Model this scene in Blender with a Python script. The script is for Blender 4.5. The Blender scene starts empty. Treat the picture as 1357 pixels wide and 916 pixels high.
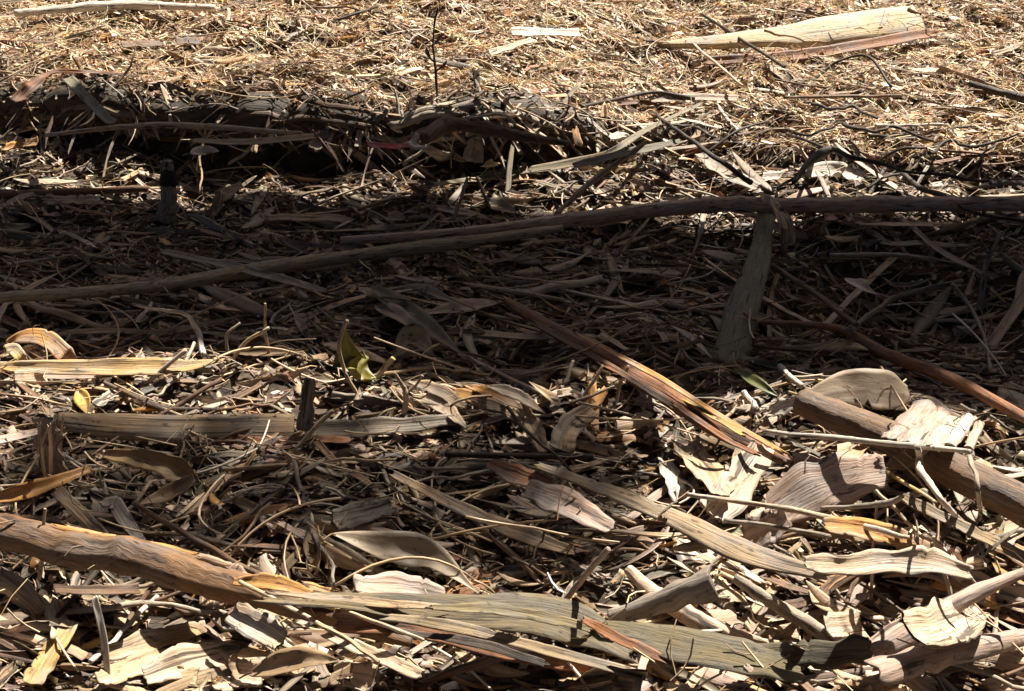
import bpy, math
import numpy as np
from mathutils import Vector, Matrix

R = math.radians
scene = bpy.context.scene
col = scene.collection

# ------------------------------------------------------------------ camera
CAMZ, PITCH, VFOV = 0.90, R(28), R(32)
cam_d = bpy.data.cameras.new('camera'); cam = bpy.data.objects.new('camera', cam_d); col.objects.link(cam)
cam.location = (0, 0, CAMZ); cam.rotation_euler = (math.pi/2 - PITCH, 0, 0)
cam_d.sensor_fit = 'VERTICAL'; cam_d.angle = VFOV; cam_d.clip_start = 0.02; cam_d.clip_end = 500
scene.camera = cam

# ------------------------------------------------------------------ sky, sun, exposure
SUN_EL, SUN_AZ = R(56), R(35)          # from behind the scene, to the right (+Y turned towards +X)
world = bpy.data.worlds.new('World'); scene.world = world; world.use_nodes = True
wn = world.node_tree.nodes; wl = world.node_tree.links
sky = wn.new('ShaderNodeTexSky'); sky.sky_type = 'NISHITA'; sky.sun_disc = False
sky.sun_elevation = SUN_EL; sky.sun_rotation = SUN_AZ
sky.air_density = 0.5; sky.dust_density = 2.2; sky.ozone_density = 0.3
wl.new(sky.outputs[0], wn['Background'].inputs[0]); wn['Background'].inputs[1].default_value = 0.05
S = Vector((math.cos(SUN_EL)*math.sin(SUN_AZ), math.cos(SUN_EL)*math.cos(SUN_AZ), math.sin(SUN_EL)))
sun_d = bpy.data.lights.new('sun', 'SUN'); sun_d.energy = 5.0; sun_d.angle = R(0.53); sun_d.color = (1.0, 0.93, 0.82)
sun = bpy.data.objects.new('sun', sun_d); col.objects.link(sun)
sun.rotation_euler = S.to_track_quat('Z', 'Y').to_euler(); sun.location = S*20
scene.view_settings.view_transform = 'Standard'; scene.view_settings.look = 'None'
scene.view_settings.gamma = 1.0; scene.view_settings.use_curve_mapping = False
scene.view_settings.exposure = 1.38

rng = np.random.default_rng(11)

# ------------------------------------------------------------------ pixel of the photograph -> ray
TH = math.tan(VFOV/2)
def ray(px, py):
    a = (px-678.5)/458*TH; b = -(py-458)/458*TH
    return np.array([a, math.cos(PITCH)+b*math.sin(PITCH), -math.sin(PITCH)+b*math.cos(PITCH)])
CAM = np.array([0, 0, CAMZ])
def depth_of(p):
    return p[1]*math.cos(PITCH) - (p[2]-CAMZ)*math.sin(PITCH)
def mpp(p): return depth_of(p)*2*TH/916
def at_z(px, py, z):
    d = ray(px, py); return CAM + d*((z-CAMZ)/d[2])
def at_y(px, py, y):
    d = ray(px, py); return CAM + d*(y/d[1])

# ------------------------------------------------------------------ height map of the ground and, later, of the litter on it
CELL = 0.01
GX0, GX1, GY0, GY1 = -3.4, 3.4, 0.2, 6.0
NX, NY = int((GX1-GX0)/CELL)+1, int((GY1-GY0)/CELL)+1
gx = np.linspace(GX0, GX1, NX); gy = np.linspace(GY0, GY1, NY)
def smooth_noise(wl_, seed):
    r = np.random.default_rng(seed).standard_normal((NY, NX))
    fy = np.fft.fftfreq(NY, CELL)[:, None]; fx = np.fft.rfftfreq(NX, CELL)[None, :]
    f = np.exp(-(fx**2+fy**2)*(wl_**2)*1.6)
    o = np.fft.irfft2(np.fft.rfft2(r)*f, s=(NY, NX)); return o/o.std()
def sstep(t): t = np.clip(t, 0, 1); return t*t*(3-2*t)
def amp(x): return 1 - 0.80*sstep((x-0.0)/0.55)
_rp = [(-500,70),(12,100),(150,117),(300,133),(500,130),(700,131),(900,150),(1100,195),(1349,205),(1800,215)]
_r = []
for u, v in _rp:
    p = at_z(u, v, 0.1)
    for _ in range(4): p = at_z(u, v, 0.11*float(amp(p[0])))
    _r.append(p)
_r = np.array(_r); 
def rim(x): return np.interp(x, _r[:, 0], _r[:, 1])
def T0(x, y):
    ry = rim(x)
    st = sstep((y-ry+0.07)/0.07)
    z = -0.065*np.exp(-((y-2.2)/0.42)**2)*(1-st) - 0.11*np.exp(-((x-0.8)/0.45)**2-((y-1.97)/0.24)**2)
    z = z + st*(0.12*amp(x)-0.01) + 0.045*np.clip(y-ry, 0, 2.0)
    z = z + 0.03*np.exp(-((x-0.5)/0.3)**2-((y-1.45)/0.14)**2)
    return z
XX, YY = np.meshgrid(gx, gy)
fade = sstep((XX-GX0)/0.5)*sstep((GX1-XX)/0.5)*sstep((YY-GY0)/0.3)*sstep((GY1-YY)/0.5)
G = T0(XX, YY) + fade*(0.013*smooth_noise(0.22, 1) + 0.007*smooth_noise(0.07, 2))
H = G.copy()
def samp(A, x, y):
    ix = np.clip(np.rint((np.asarray(x)-GX0)/CELL).astype(int), 0, NX-1)
    iy = np.clip(np.rint((np.asarray(y)-GY0)/CELL).astype(int), 0, NY-1)
    return A[iy, ix]
def hit(px, py, lift=0.0):
    d = ray(px, py); t = 0.8
    ts = np.arange(0.75, 6.2, 0.006)
    P = CAM + d*ts[:, None]
    below = P[:, 2] < samp(H, P[:, 0], P[:, 1]) + lift
    k = int(np.argmax(below)) if below.any() else len(ts)-1
    return P[k]

# ------------------------------------------------------------------ materials
def make_mat(name, src='object', kind='bark'):
    m = bpy.data.materials.new(name); m.use_nodes = True
    nt = m.node_tree; N = nt.nodes; L = nt.links
    b = N['Principled BSDF']; out = N['Material Output']
    def n(t, **k):
        o = N.new(t)
        for a, v in k.items(): setattr(o, a, v)
        return o
    if src == 'object': c = n('ShaderNodeObjectInfo').outputs['Color']; rnd = N[-1].outputs['Random'] if False else None
    else: c = n('ShaderNodeAttribute', attribute_name='Col').outputs['Color']
    uv = n('ShaderNodeAttribute', attribute_name='uvm').outputs['Vector']
    def noise(scale, detail, sc, rough=0.6):
        mp = n('ShaderNodeMapping'); mp.inputs['Scale'].default_value = sc
        L.new(uv, mp.inputs['Vector'])
        t = n('ShaderNodeTexNoise'); t.inputs['Scale'].default_value = scale; t.inputs['Detail'].default_value = detail
        t.inputs['Roughness'].default_value = rough
        L.new(mp.outputs[0], t.inputs['Vector']); return t.outputs['Fac']
    def ramp(f, pts):
        r = n('ShaderNodeValToRGB'); e = r.color_ramp.elements
        e[0].position, e[0].color = pts[0][0], (*[pts[0][1]]*3, 1) if not isinstance(pts[0][1], tuple) else (*pts[0][1], 1)
        e[1].position, e[1].color = pts[-1][0], (*[pts[-1][1]]*3, 1) if not isinstance(pts[-1][1], tuple) else (*pts[-1][1], 1)
        for p_, v in pts[1:-1]:
            x = e.new(p_); x.color = (*[v]*3, 1) if not isinstance(v, tuple) else (*v, 1)
        L.new(f, r.inputs[0]); return r.outputs['Color']
    def mul(a, bb, f=1.0):
        x = n('ShaderNodeMix', data_type='RGBA', blend_type='MULTIPLY'); x.inputs[0].default_value = f
        L.new(a, x.inputs[6]); L.new(bb, x.inputs[7]); return x.outputs[2]
    def mix(f, a, bb):
        x = n('ShaderNodeMix', data_type='RGBA')
        L.new(f, x.inputs[0]); L.new(a, x.inputs[6]); L.new(bb, x.inputs[7]); return x.outputs[2]
    if kind in ('bark', 'stick', 'wood'):
        fib = noise(1.0, 8, {'bark': (16, 330, 60), 'stick': (26, 230, 60), 'wood': (7, 420, 60)}[kind], 0.72)
        crk = noise(1.0, 3, {'bark': (9, 150, 30), 'stick': (14, 120, 30), 'wood': (4, 170, 30)}[kind], 0.5)
        pat = noise(1.0, 4, (16, 38, 20))
        spot = noise(1.0, 3, (60, 110, 40))
        cc = mul(c, ramp(fib, [(0.32, 0.40), (0.5, 0.95), (0.68, 1.40)]))
        cc = mul(cc, ramp(crk, [(0.33, 0.22), (0.40, 1.0), (1.0, 1.0)]))
        # weathering: grey bloom in patches
        g = n('ShaderNodeHueSaturation'); g.inputs['Saturation'].default_value = 0.55; g.inputs['Value'].default_value = 0.82
        L.new(cc, g.inputs['Color'])
        cc = mix(ramp(pat, [(0.45, 0.0), (0.62, 0.9)]), cc, g.outputs[0])
        cc = mul(cc, ramp(spot, [(0.30, 0.35), (0.40, 1.0), (1.0, 1.05)]))
        b.inputs['Roughness'].default_value = 0.62 if kind == 'stick' else 0.58
        b.inputs['Specular IOR Level'].default_value = 0.4
        bp = n('ShaderNodeBump'); bp.inputs['Strength'].default_value = 0.9; bp.inputs['Distance'].default_value = 0.003
        L.new(fib, bp.inputs['Height']); L.new(bp.outputs[0], b.inputs['Normal'])
        L.new(cc, b.inputs['Base Color'])
    elif kind == 'leaf':
        f1 = noise(1.0, 4, (25, 70, 20)); f2 = noise(1.0, 3, (130, 160, 60))
        sep = n('ShaderNodeSeparateXYZ'); L.new(uv, sep.inputs[0])
        ab = n('ShaderNodeMath', operation='ABSOLUTE'); L.new(sep.outputs['Y'], ab.inputs[0])
        cc = mul(c, ramp(f1, [(0.30, 0.62), (0.55, 1.0), (0.75, 1.22)]))
        cc = mul(cc, ramp(f2, [(0.30, 0.35), (0.37, 1.0), (1.0, 1.0)]))
        li = n('ShaderNodeHueSaturation'); li.inputs['Value'].default_value = 1.35; li.inputs['Saturation'].default_value = 0.85
        L.new(cc, li.inputs['Color'])
        cc = mix(ramp(ab.outputs[0], [(0.0004, 0.9), (0.0009, 0.0)]), cc, li.outputs[0])
        b.inputs['Roughness'].default_value = 0.5; b.inputs['Specular IOR Level'].default_value = 0.45
        bp = n('ShaderNodeBump'); bp.inputs['Strength'].default_value = 0.6; bp.inputs['Distance'].default_value = 0.003
        L.new(f1, bp.inputs['Height']); L.new(bp.outputs[0], b.inputs['Normal'])
        L.new(cc, b.inputs['Base Color'])
        tr = n('ShaderNodeBsdfTranslucent'); L.new(cc, tr.inputs['Color'])
        ms = n('ShaderNodeMixShader'); ms.inputs[0].default_value = 0.2
        L.new(b.outputs[0], ms.inputs[1]); L.new(tr.outputs[0], ms.inputs[2]); L.new(ms.outputs[0], out.inputs['Surface'])
    elif kind == 'straw':
        f1 = noise(1.0, 3, (60, 400, 100))
        cc = mul(c, ramp(f1, [(0.30, 0.6), (0.7, 1.2)]))
        b.inputs['Roughness'].default_value = 0.5
        L.new(cc, b.inputs['Base Color'])
    return m
def soil_mat():
    m = bpy.data.materials.new('leaf_mould_soil'); m.use_nodes = True
    nt = m.node_tree; N = nt.nodes; L = nt.links; b = N['Principled BSDF']
    tc = N.new('ShaderNodeTexCoord')
    a = N.new('ShaderNodeTexNoise'); a.inputs['Scale'].default_value = 45; a.inputs['Detail'].default_value = 8
    L.new(tc.outputs['Object'], a.inputs['Vector'])
    r = N.new('ShaderNodeValToRGB'); e = r.color_ramp.elements
    e[0].position = 0.35; e[0].color = (0.018, 0.012, 0.008, 1); e[1].position = 0.72; e[1].color = (0.12, 0.082, 0.05, 1)
    L.new(a.outputs['Fac'], r.inputs[0]); L.new(r.outputs[0], b.inputs['Base Color'])
    b.inputs['Roughness'].default_value = 0.95
    bp = N.new('ShaderNodeBump'); bp.inputs['Distance'].default_value = 0.01; L.new(a.outputs['Fac'], bp.inputs['Height']); L.new(bp.outputs[0], b.inputs['Normal'])
    return m
M = {k: make_mat(k+'_surface', 'object', k) for k in ('bark', 'stick', 'wood', 'leaf', 'straw')}
MA = {k: make_mat(k+'_litter_surface', 'attr', k) for k in ('bark', 'leaf', 'straw')}

# ------------------------------------------------------------------ mesh helpers
def mesh_np(name, V, F, uvm, mat, colr=None, smooth=True):
    """V (n,3), F (m,k) equal-sided faces, uvm (n,3) point attribute in metres, colr (n,3)"""
    me = bpy.data.meshes.new(name)
    V = np.asarray(V, np.float32); F = np.asarray(F, np.int32); k = F.shape[1]
    me.vertices.add(len(V)); me.vertices.foreach_set('co', V.ravel())
    me.loops.add(F.size); me.loops.foreach_set('vertex_index', F.ravel())
    me.polygons.add(len(F)); me.polygons.foreach_set('loop_start', np.arange(0, F.size, k, dtype=np.int32))
    me.polygons.foreach_set('use_smooth', np.full(len(F), smooth))
    at = me.attributes.new('uvm', 'FLOAT_VECTOR', 'POINT'); at.data.foreach_set('vector', np.asarray(uvm, np.float32).ravel())
    if colr is not None:
        ca = me.attributes.new('Col', 'FLOAT_COLOR', 'POINT')
        ca.data.foreach_set('color', np.hstack([colr, np.ones((len(colr), 1))]).astype(np.float32).ravel())
    me.update(calc_edges=True); me.materials.append(mat)
    return me
def link(name, me, parent=None, color=None, loc=None):
    o = bpy.data.objects.new(name, me); col.objects.link(o)
    if parent is not None: o.parent = parent
    if color is not None: o.color = (*color, 1)
    if loc is not None: o.location = loc
    return o
def tag(o, label, cat, group=None, kind=None):
    o['label'] = label; o['category'] = cat
    if group: o['group'] = group
    if kind: o['kind'] = kind
    return o

# ------------------------------------------------------------------ the ground
def axis(a, b, step, far):
    inner = np.arange(a, b+1e-6, step); o = []; d = step; p = b
    while p < far: d *= 1.5; p += d; o.append(p)
    q = []; d = step; p = a
    while p > -far: d *= 1.5; p -= d; q.append(p)
    return np.array(q[::-1]+list(inner)+o)
ax, ay = axis(GX0, GX1, 0.025, 90), axis(GY0, GY1, 0.025, 120)
gX, gY = np.meshgrid(ax, ay)
inside = (gX >= GX0) & (gX <= GX1) & (gY >= GY0) & (gY <= GY1)
gZ = np.where(inside, samp(G, gX, gY), T0(gX, gY))
V = np.stack([gX, gY, gZ], -1).reshape(-1, 3)
nx_, ny_ = len(ax), len(ay)
ii = np.arange(nx_*ny_).reshape(ny_, nx_)
F = np.stack([ii[:-1, :-1], ii[:-1, 1:], ii[1:, 1:], ii[1:, :-1]], -1).reshape(-1, 4)
ground = link('ground', mesh_np('ground', V, F, V, soil_mat())); ground['kind'] = 'structure'

# ------------------------------------------------------------------ palettes (albedo)
PAL = {
 'tan': (0.42, 0.285, 0.16), 'cream': (0.62, 0.455, 0.305), 'straw': (0.56, 0.405, 0.235), 'orange': (0.52, 0.26, 0.08),
 'rust': (0.26, 0.11, 0.045), 'grey': (0.35, 0.28, 0.205), 'pink': (0.45, 0.315, 0.235), 'brown': (0.17, 0.095, 0.05),
 'dark': (0.055, 0.035, 0.022), 'olive': (0.30, 0.215, 0.12), 'white': (0.62, 0.53, 0.43), 'char': (0.018, 0.014, 0.012),
 'gold': (0.58, 0.37, 0.10), 'red': (0.42, 0.045, 0.035), 'green': (0.22, 0.25, 0.05), 'sage': (0.24, 0.205, 0.135),
 'wood': (0.60, 0.43, 0.19),
}
def P(n): return np.array(PAL[n])

# ------------------------------------------------------------------ litter: batches of small pieces that settle on each other
def in_view_points(n, ymin=0.62, ymax=5.2, near=0.45, marg=0.30, r=rng):
    out = []
    while sum(map(len, out)) < n:
        m = n*3
        u = r.random(m)
        y = np.where(r.random(m) < near, ymin+(ymax-ymin)*u**2.0, ymin+(ymax-ymin)*np.sqrt(u))
        x = (r.random(m)*2-1)*3.0
        k = np.abs(x) < 0.47*y+marg
        out.append(np.stack([x[k], y[k]], -1))
    return np.concatenate(out)[:n]
def settle(x, y, ang, ln, wd, thick, press=0.55, K=5):
    """returns centre z, slope along the piece, cross slope; raises H"""
    t = np.linspace(-0.5, 0.5, K)
    px = x[:, None]+np.cos(ang)[:, None]*ln[:, None]*t; py = y[:, None]+np.sin(ang)[:, None]*ln[:, None]*t
    h = samp(H, px, py)
    mean = h.mean(1); sl = (h*t).sum(1)/(t*t).sum()
    res = (h-mean[:, None]-sl[:, None]*t).max(1)
    z = mean+press*res
    ox, oy = -np.sin(ang)*wd*0.5, np.cos(ang)*wd*0.5
    cr = (samp(H, x+ox, y+oy)-samp(H, x-ox, y-oy))/np.maximum(wd, 0.01)
    top = z[:, None]+sl[:, None]*t+thick
    iy = np.clip(np.rint((py-GY0)/CELL).astype(int), 0, NY-1); ix = np.clip(np.rint((px-GX0)/CELL).astype(int), 0, NX-1)
    np.maximum.at(H, (iy, ix), np.minimum(top, h+thick*1.6))
    return z+thick*0.5, np.clip(sl/ln, -0.8, 0.8), np.clip(cr, -0.7, 0.7)
def template(kind):
    """u (along, -.5..5), v (across -.5...5), w (radial flag), faces"""
    if kind == 'straw':
        us = np.linspace(-.5, .5, 4); a = np.arange(3)*2*np.pi/3+0.5
        u = np.repeat(us, 3); v = np.tile(np.cos(a)*.5, 4); w = np.tile(np.sin(a)*.5, 4)
        f = [(i*3+j, i*3+(j+1) % 3, (i+1)*3+(j+1) % 3, (i+1)*3+j) for i in range(3) for j in range(3)]
        return u, v, w, np.array(f)
    if kind == 'short_straw':
        us = np.linspace(-.5, .5, 3); a = np.arange(3)*2*np.pi/3+0.5
        u = np.repeat(us, 3); v = np.tile(np.cos(a)*.5, 3); w = np.tile(np.sin(a)*.5, 3)
        f = [(i*3+j, i*3+(j+1) % 3, (i+1)*3+(j+1) % 3, (i+1)*3+j) for i in range(2) for j in range(3)]
        return u, v, w, np.array(f)
    nu, nv = {'leaf': (8, 3), 'strip': (6, 3), 'chip': (3, 3), 'big_leaf': (14, 5)}[kind]
    us = np.linspace(-.5, .5, nu); vs = np.linspace(-.5, .5, nv)
    u = np.repeat(us, nv); v = np.tile(vs, nu); w = np.zeros_like(u)
    if 'leaf' in kind:
        s = u+.5; prof = np.clip((np.sin(np.pi*s**0.75))**0.9*1.0, 0.03, 1); prof = np.where(s < 0.06, 0.05, prof); v = v*prof
    f = [(i*nv+j, i*nv+j+1, (i+1)*nv+j+1, (i+1)*nv+j) for i in range(nu-1) for j in range(nv-1)]
    return u, v, w, np.array(f)
def pieces(kind, x, y, z, ang, sl, cr, ln, wd, bend, curl, side, twist, r=rng, ragged=0.0, thick=0.5):
    u, v, w, f = template(kind); n = len(x); m = len(u)
    c = lambda a: np.asarray(a)[:, None]
    X = c(ln)*u[None]; Y = c(wd)*v[None]; Z = c(wd)*w[None]*thick
    if ragged:
        X = X+c(ln)*ragged*r.standard_normal((n, m))*(np.abs(u) > .45)[None]*0.5; Y = Y*(1+0.25*r.standard_normal((n, m)))
    Z = Z+c(curl)*c(wd)*((2*v[None])**2-.3)
    ta = c(cr)+c(twist)*u[None]
    Y, Z = Y*np.cos(ta)-Z*np.sin(ta), Y*np.sin(ta)+Z*np.cos(ta)
    Z = Z+c(bend)*c(ln)*(u[None]**2-.085); Y = Y+c(side)*c(ln)*(u[None]**2-.085)
    th = np.arctan(c(sl)); X, Z = X*np.cos(th)-Z*np.sin(th), X*np.sin(th)+Z*np.cos(th)
    ca, sa = np.cos(c(ang)), np.sin(c(ang))
    V = np.stack([X*ca-Y*sa+c(x), X*sa+Y*ca+c(y), Z+c(z)], -1).reshape(-1, 3)
    F = (f[None]+(np.arange(n)*m)[:, None, None]).reshape(-1, f.shape[1])
    off = r.random(n)*40
    uvm = np.stack([c(ln)*u[None]+c(off), c(wd)*v[None]+0*u[None], c(off)*0.3+0*u[None]], -1).reshape(-1, 3)
    return V, F, uvm, m
def colours(names, wts, n, m, r=rng, var=0.22):
    pal = np.array([PAL[k] for k in names]); k = r.choice(len(names), n, p=np.array(wts)/np.sum(wts))
    cc = pal[k]*np.exp(r.standard_normal((n, 1))*var)*np.exp(r.standard_normal((n, 3))*0.05)
    return np.repeat(np.clip(cc, 0.004, 0.8), m, 0)
def angles(y, n, r=rng):
    # fallen strips lie mostly across the slope, with scatter
    a = r.normal(-0.12, 0.5, n); b = r.random(n)*np.pi*2
    return np.where(r.random(n) < 0.6, a, b)

LITTER = {}
def litter(name, kind, n, lnr, wdr, names, wts, mat, label, batches=10, near=0.45, thick=0.003, press=0.5, bend=0.25, curl=0.2, side=0.25, twist=0.5, ragged=0., xy=None, hl=0., old=1.0):
    Vs, Fs, Us, Cs, base = [], [], [], [], 0
    for bi in range(batches):
        k = n//batches
        q = in_view_points(k, near=near) if xy is None else xy[bi*k:(bi+1)*k]
        x, y = q[:, 0], q[:, 1]; k = len(x)
        ln = np.exp(rng.normal(np.log(lnr[0]), lnr[1], k)); wd = np.exp(rng.normal(np.log(wdr[0]), wdr[1], k))
        far = y > 2.9
        ln = np.minimum(ln, np.where(far, 0.12, 0.2))
        ang = angles(y, k)
        z, sl, cr = settle(x, y, ang, ln, wd, thick, press)
        up = (rng.random(k) < hl) & (ln < 0.06)
        sl = np.where(up, sl+rng.normal(0, 0.6, k), sl); z = np.where(up, z+np.abs(sl)*ln*0.35, z)
        V, F, U, m = pieces(kind, x, y, z, ang, sl, cr+rng.normal(0, .35, k), ln, wd, rng.normal(0, bend, k), rng.normal(0, curl, k), rng.normal(0, side, k), rng.normal(0, twist, k), ragged=ragged)
        Vs.append(V); Fs.append(F+base); Us.append(U); base += len(V); cc_ = colours(names, wts, k, m)
        # older lower layers darkened to paint shaded gaps; the flat brightened to paint sunlight
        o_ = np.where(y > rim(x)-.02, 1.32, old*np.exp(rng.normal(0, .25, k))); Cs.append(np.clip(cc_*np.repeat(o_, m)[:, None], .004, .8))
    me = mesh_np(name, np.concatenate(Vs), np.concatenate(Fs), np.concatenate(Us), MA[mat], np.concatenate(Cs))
    o = link(name, me); tag(o, label, 'litter', kind='stuff'); return o
# the rotten log that holds up the flat behind the hollow
def rotten_log():
    xs = np.linspace(-2.6, 0.42, 70); r = np.random.default_rng(8)
    ra = np.interp(xs, [-2.6, -.2, .42], [.066, .058, .030])
    p = np.stack([xs, rim(xs)-0.035, samp(G, xs, rim(xs)+.05)-ra+0.004], -1)
    return p, ra, r
LOGP, LOGR, _lr = rotten_log()
for k in np.linspace(-1, 1, 9):
    iy = np.clip(np.rint((LOGP[:, 1]+k*LOGR-GY0)/CELL).astype(int), 0, NY-1); ix = np.clip(np.rint((LOGP[:, 0]-GX0)/CELL).astype(int), 0, NX-1)
    for d in range(-3, 4): np.maximum.at(H, (iy, np.clip(ix+d, 0, NX-1)), LOGP[:, 2]+LOGR*math.sqrt(max(0, 1-k*k)))


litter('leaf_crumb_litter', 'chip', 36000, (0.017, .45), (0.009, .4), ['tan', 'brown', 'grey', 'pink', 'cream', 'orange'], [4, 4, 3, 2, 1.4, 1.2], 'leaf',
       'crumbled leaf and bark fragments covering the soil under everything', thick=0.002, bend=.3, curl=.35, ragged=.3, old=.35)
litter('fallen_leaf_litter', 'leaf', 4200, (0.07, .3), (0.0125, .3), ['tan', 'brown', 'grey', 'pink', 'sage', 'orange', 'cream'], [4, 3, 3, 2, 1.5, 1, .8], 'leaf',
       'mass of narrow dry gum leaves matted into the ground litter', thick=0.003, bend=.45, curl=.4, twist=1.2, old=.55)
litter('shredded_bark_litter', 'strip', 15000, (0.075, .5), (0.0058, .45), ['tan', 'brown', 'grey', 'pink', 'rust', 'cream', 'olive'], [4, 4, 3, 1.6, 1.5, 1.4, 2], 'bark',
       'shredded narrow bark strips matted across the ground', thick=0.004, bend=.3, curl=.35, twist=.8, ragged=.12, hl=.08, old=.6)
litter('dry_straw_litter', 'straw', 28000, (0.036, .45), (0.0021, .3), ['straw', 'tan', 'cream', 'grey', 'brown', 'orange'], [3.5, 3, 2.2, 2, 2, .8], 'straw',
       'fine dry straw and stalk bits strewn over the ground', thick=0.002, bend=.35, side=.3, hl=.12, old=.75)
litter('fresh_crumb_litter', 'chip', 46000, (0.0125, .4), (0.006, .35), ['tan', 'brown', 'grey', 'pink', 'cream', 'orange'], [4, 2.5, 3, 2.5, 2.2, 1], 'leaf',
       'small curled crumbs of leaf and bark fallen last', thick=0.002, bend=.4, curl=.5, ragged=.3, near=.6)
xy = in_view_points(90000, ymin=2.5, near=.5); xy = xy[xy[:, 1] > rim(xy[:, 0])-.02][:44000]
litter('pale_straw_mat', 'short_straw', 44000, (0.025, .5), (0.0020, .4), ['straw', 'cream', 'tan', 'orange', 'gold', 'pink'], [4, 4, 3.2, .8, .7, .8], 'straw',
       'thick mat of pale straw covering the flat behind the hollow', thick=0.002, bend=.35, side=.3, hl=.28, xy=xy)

# ------------------------------------------------------------------ lofted solids
def loft(rings, closed_ends=True):
    """rings (n, m, 3) -> V, quads; the ends are shut by a flat fan of quads across the ring (m even)"""
    n, m = rings.shape[:2]
    V = rings.reshape(-1, 3); a = np.arange(n*m).reshape(n, m); b = np.roll(a, -1, 1)
    F = np.stack([a[:-1], b[:-1], b[1:], a[1:]], -1).reshape(-1, 4)
    h = m//2
    caps = []
    for j in range(h-1):
        caps.append((a[0, j+1], a[0, j], a[0, m-1-j], a[0, m-2-j]))
        caps.append((a[-1, j], a[-1, j+1], a[-1, m-2-j], a[-1, m-1-j]))
    return V, np.vstack([F, np.array(caps)])
def arclen(p): return np.concatenate([[0], np.cumsum(np.linalg.norm(np.diff(p, axis=0), axis=1))])
def resample(p, n):
    """Catmull-Rom through control points, n samples; works on any columns"""
    p = np.asarray(p, float)
    if len(p) == 2: t = np.linspace(0, 1, n)[:, None]; return p[0]*(1-t)+p[1]*t
    q = np.vstack([2*p[0]-p[1], p, 2*p[-1]-p[-2]]); s = np.linspace(0, len(p)-1, n); o = []
    for t in s:
        i = min(int(t), len(p)-2); f = t-i; a, b, c, d = q[i:i+4]
        o.append(.5*((2*b)+(-a+c)*f+(2*a-5*b+4*c-d)*f*f+(-a+3*b-3*c+d)*f**3))
    return np.array(o)
def frames(p, roll=0.0, twist=None):
    t = np.gradient(p, axis=0); t /= np.linalg.norm(t, axis=1)[:, None]+1e-9
    up = np.array([0, -math.sin(roll), math.cos(roll)])
    n = up[None]-t*(t@up)[:, None]
    bad = np.linalg.norm(n, axis=1) < 0.25
    if bad.any():
        al = np.array([0, -1.0, 0.1]); n[bad] = al-t[bad]*(t[bad]@al)[:, None]
    n /= np.linalg.norm(n, axis=1)[:, None]+1e-9
    s = np.cross(n, t)
    if twist is not None:
        c_, s_ = np.cos(twist)[:, None], np.sin(twist)[:, None]; n, s = n*c_+s*s_, s*c_-n*s_
    return t, n, s
def walk(n, scale, r, k=4):
    w = r.standard_normal(n+2*k); ker = np.hanning(2*k+1); ker /= np.sqrt((ker**2).sum())
    return np.convolve(w, ker, 'same')[k:-k]*scale
def strip_mesh(name, p, W, mat, r, thick=0.0022, curl=0.2, roll=0.0, twist=0.0, ragged=0.03, edge=0.10, prof=None, nv=5, fold=0.0, off=None):
    n = len(p); s = np.linspace(0, 1, n)
    tw = twist*(s-.5)+walk(n, 0.05, r) if np.isscalar(twist) else twist
    t, nn, sd = frames(p, roll, tw)
    W = np.broadcast_to(W, n).astype(float).copy()
    if prof == 'leaf': W *= np.clip(np.sin(np.pi*np.clip(s, 0, 1)**0.8)**0.85, 0.06, 1); edge *= .3; ragged = 0
    if prof == 'taper': W *= np.clip(np.minimum(s/0.12, (1-s)/0.4), 0.10, 1)**0.7
    if prof == 'taper2': W *= np.clip(np.minimum(s/0.3, (1-s)/0.3), 0.12, 1)**0.7
    vs = np.linspace(-.5, .5, nv)
    kk = max(3, n//7)
    e0, e1 = 1+walk(n, edge*.9, r, kk), 1+walk(n, edge*.9, r, kk)
    for e_ in (e0, e1):      # small tears
        for _ in range(int(r.integers(0, 4)) if edge > .05 else 0):
            q_ = int(r.integers(2, n-2)); e_[q_] *= r.uniform(.72, .93)
    L = arclen(p)[-1]
    top = np.zeros((n, nv, 3)); bot = np.zeros((n, nv, 3)); lane0 = r.random(nv)*ragged*L; lane1 = r.random(nv)*ragged*L
    wave = walk(n, 0.06, r, 5); wav2 = walk(n, 0.022, r, 5)
    for j, v in enumerate(vs):
        vv = v*np.where(v < 0, e0, e1)
        lift = curl*W*((2*v)**2-.33)+fold*W*(abs(2*v)-.5)+wave*W*v+wav2*W*np.cos(3*v)*.5
        x = p+sd*(vv*W)[:, None]+nn*lift[:, None]
        if ragged:
            f0 = np.zeros(n); f0[0] = 1; f0[1] = .35; f1 = f0[::-1]
            x = x+t*(f0*lane0[j]-f1*lane1[j])[:, None]
        tt = thick*(0.35 if j in (0, nv-1) else 1.0)
        top[:, j] = x+nn*tt/2; bot[:, j] = x-nn*tt/2
    rings = np.concatenate([top, bot[:, ::-1]], 1)
    V, F = loft(rings)
    al = arclen(p); o = r.random()*40 if off is None else off
    uu = np.repeat(al[:, None], 2*nv, 1)+o
    vv = (np.concatenate([vs, vs[::-1]+ (0 if prof == 'leaf' else 3.0)])[None]*W[:, None])
    uvm = np.stack([uu, vv, np.full_like(uu, o*.37)], -1).reshape(-1, 3)
    return V, F, uvm
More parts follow.
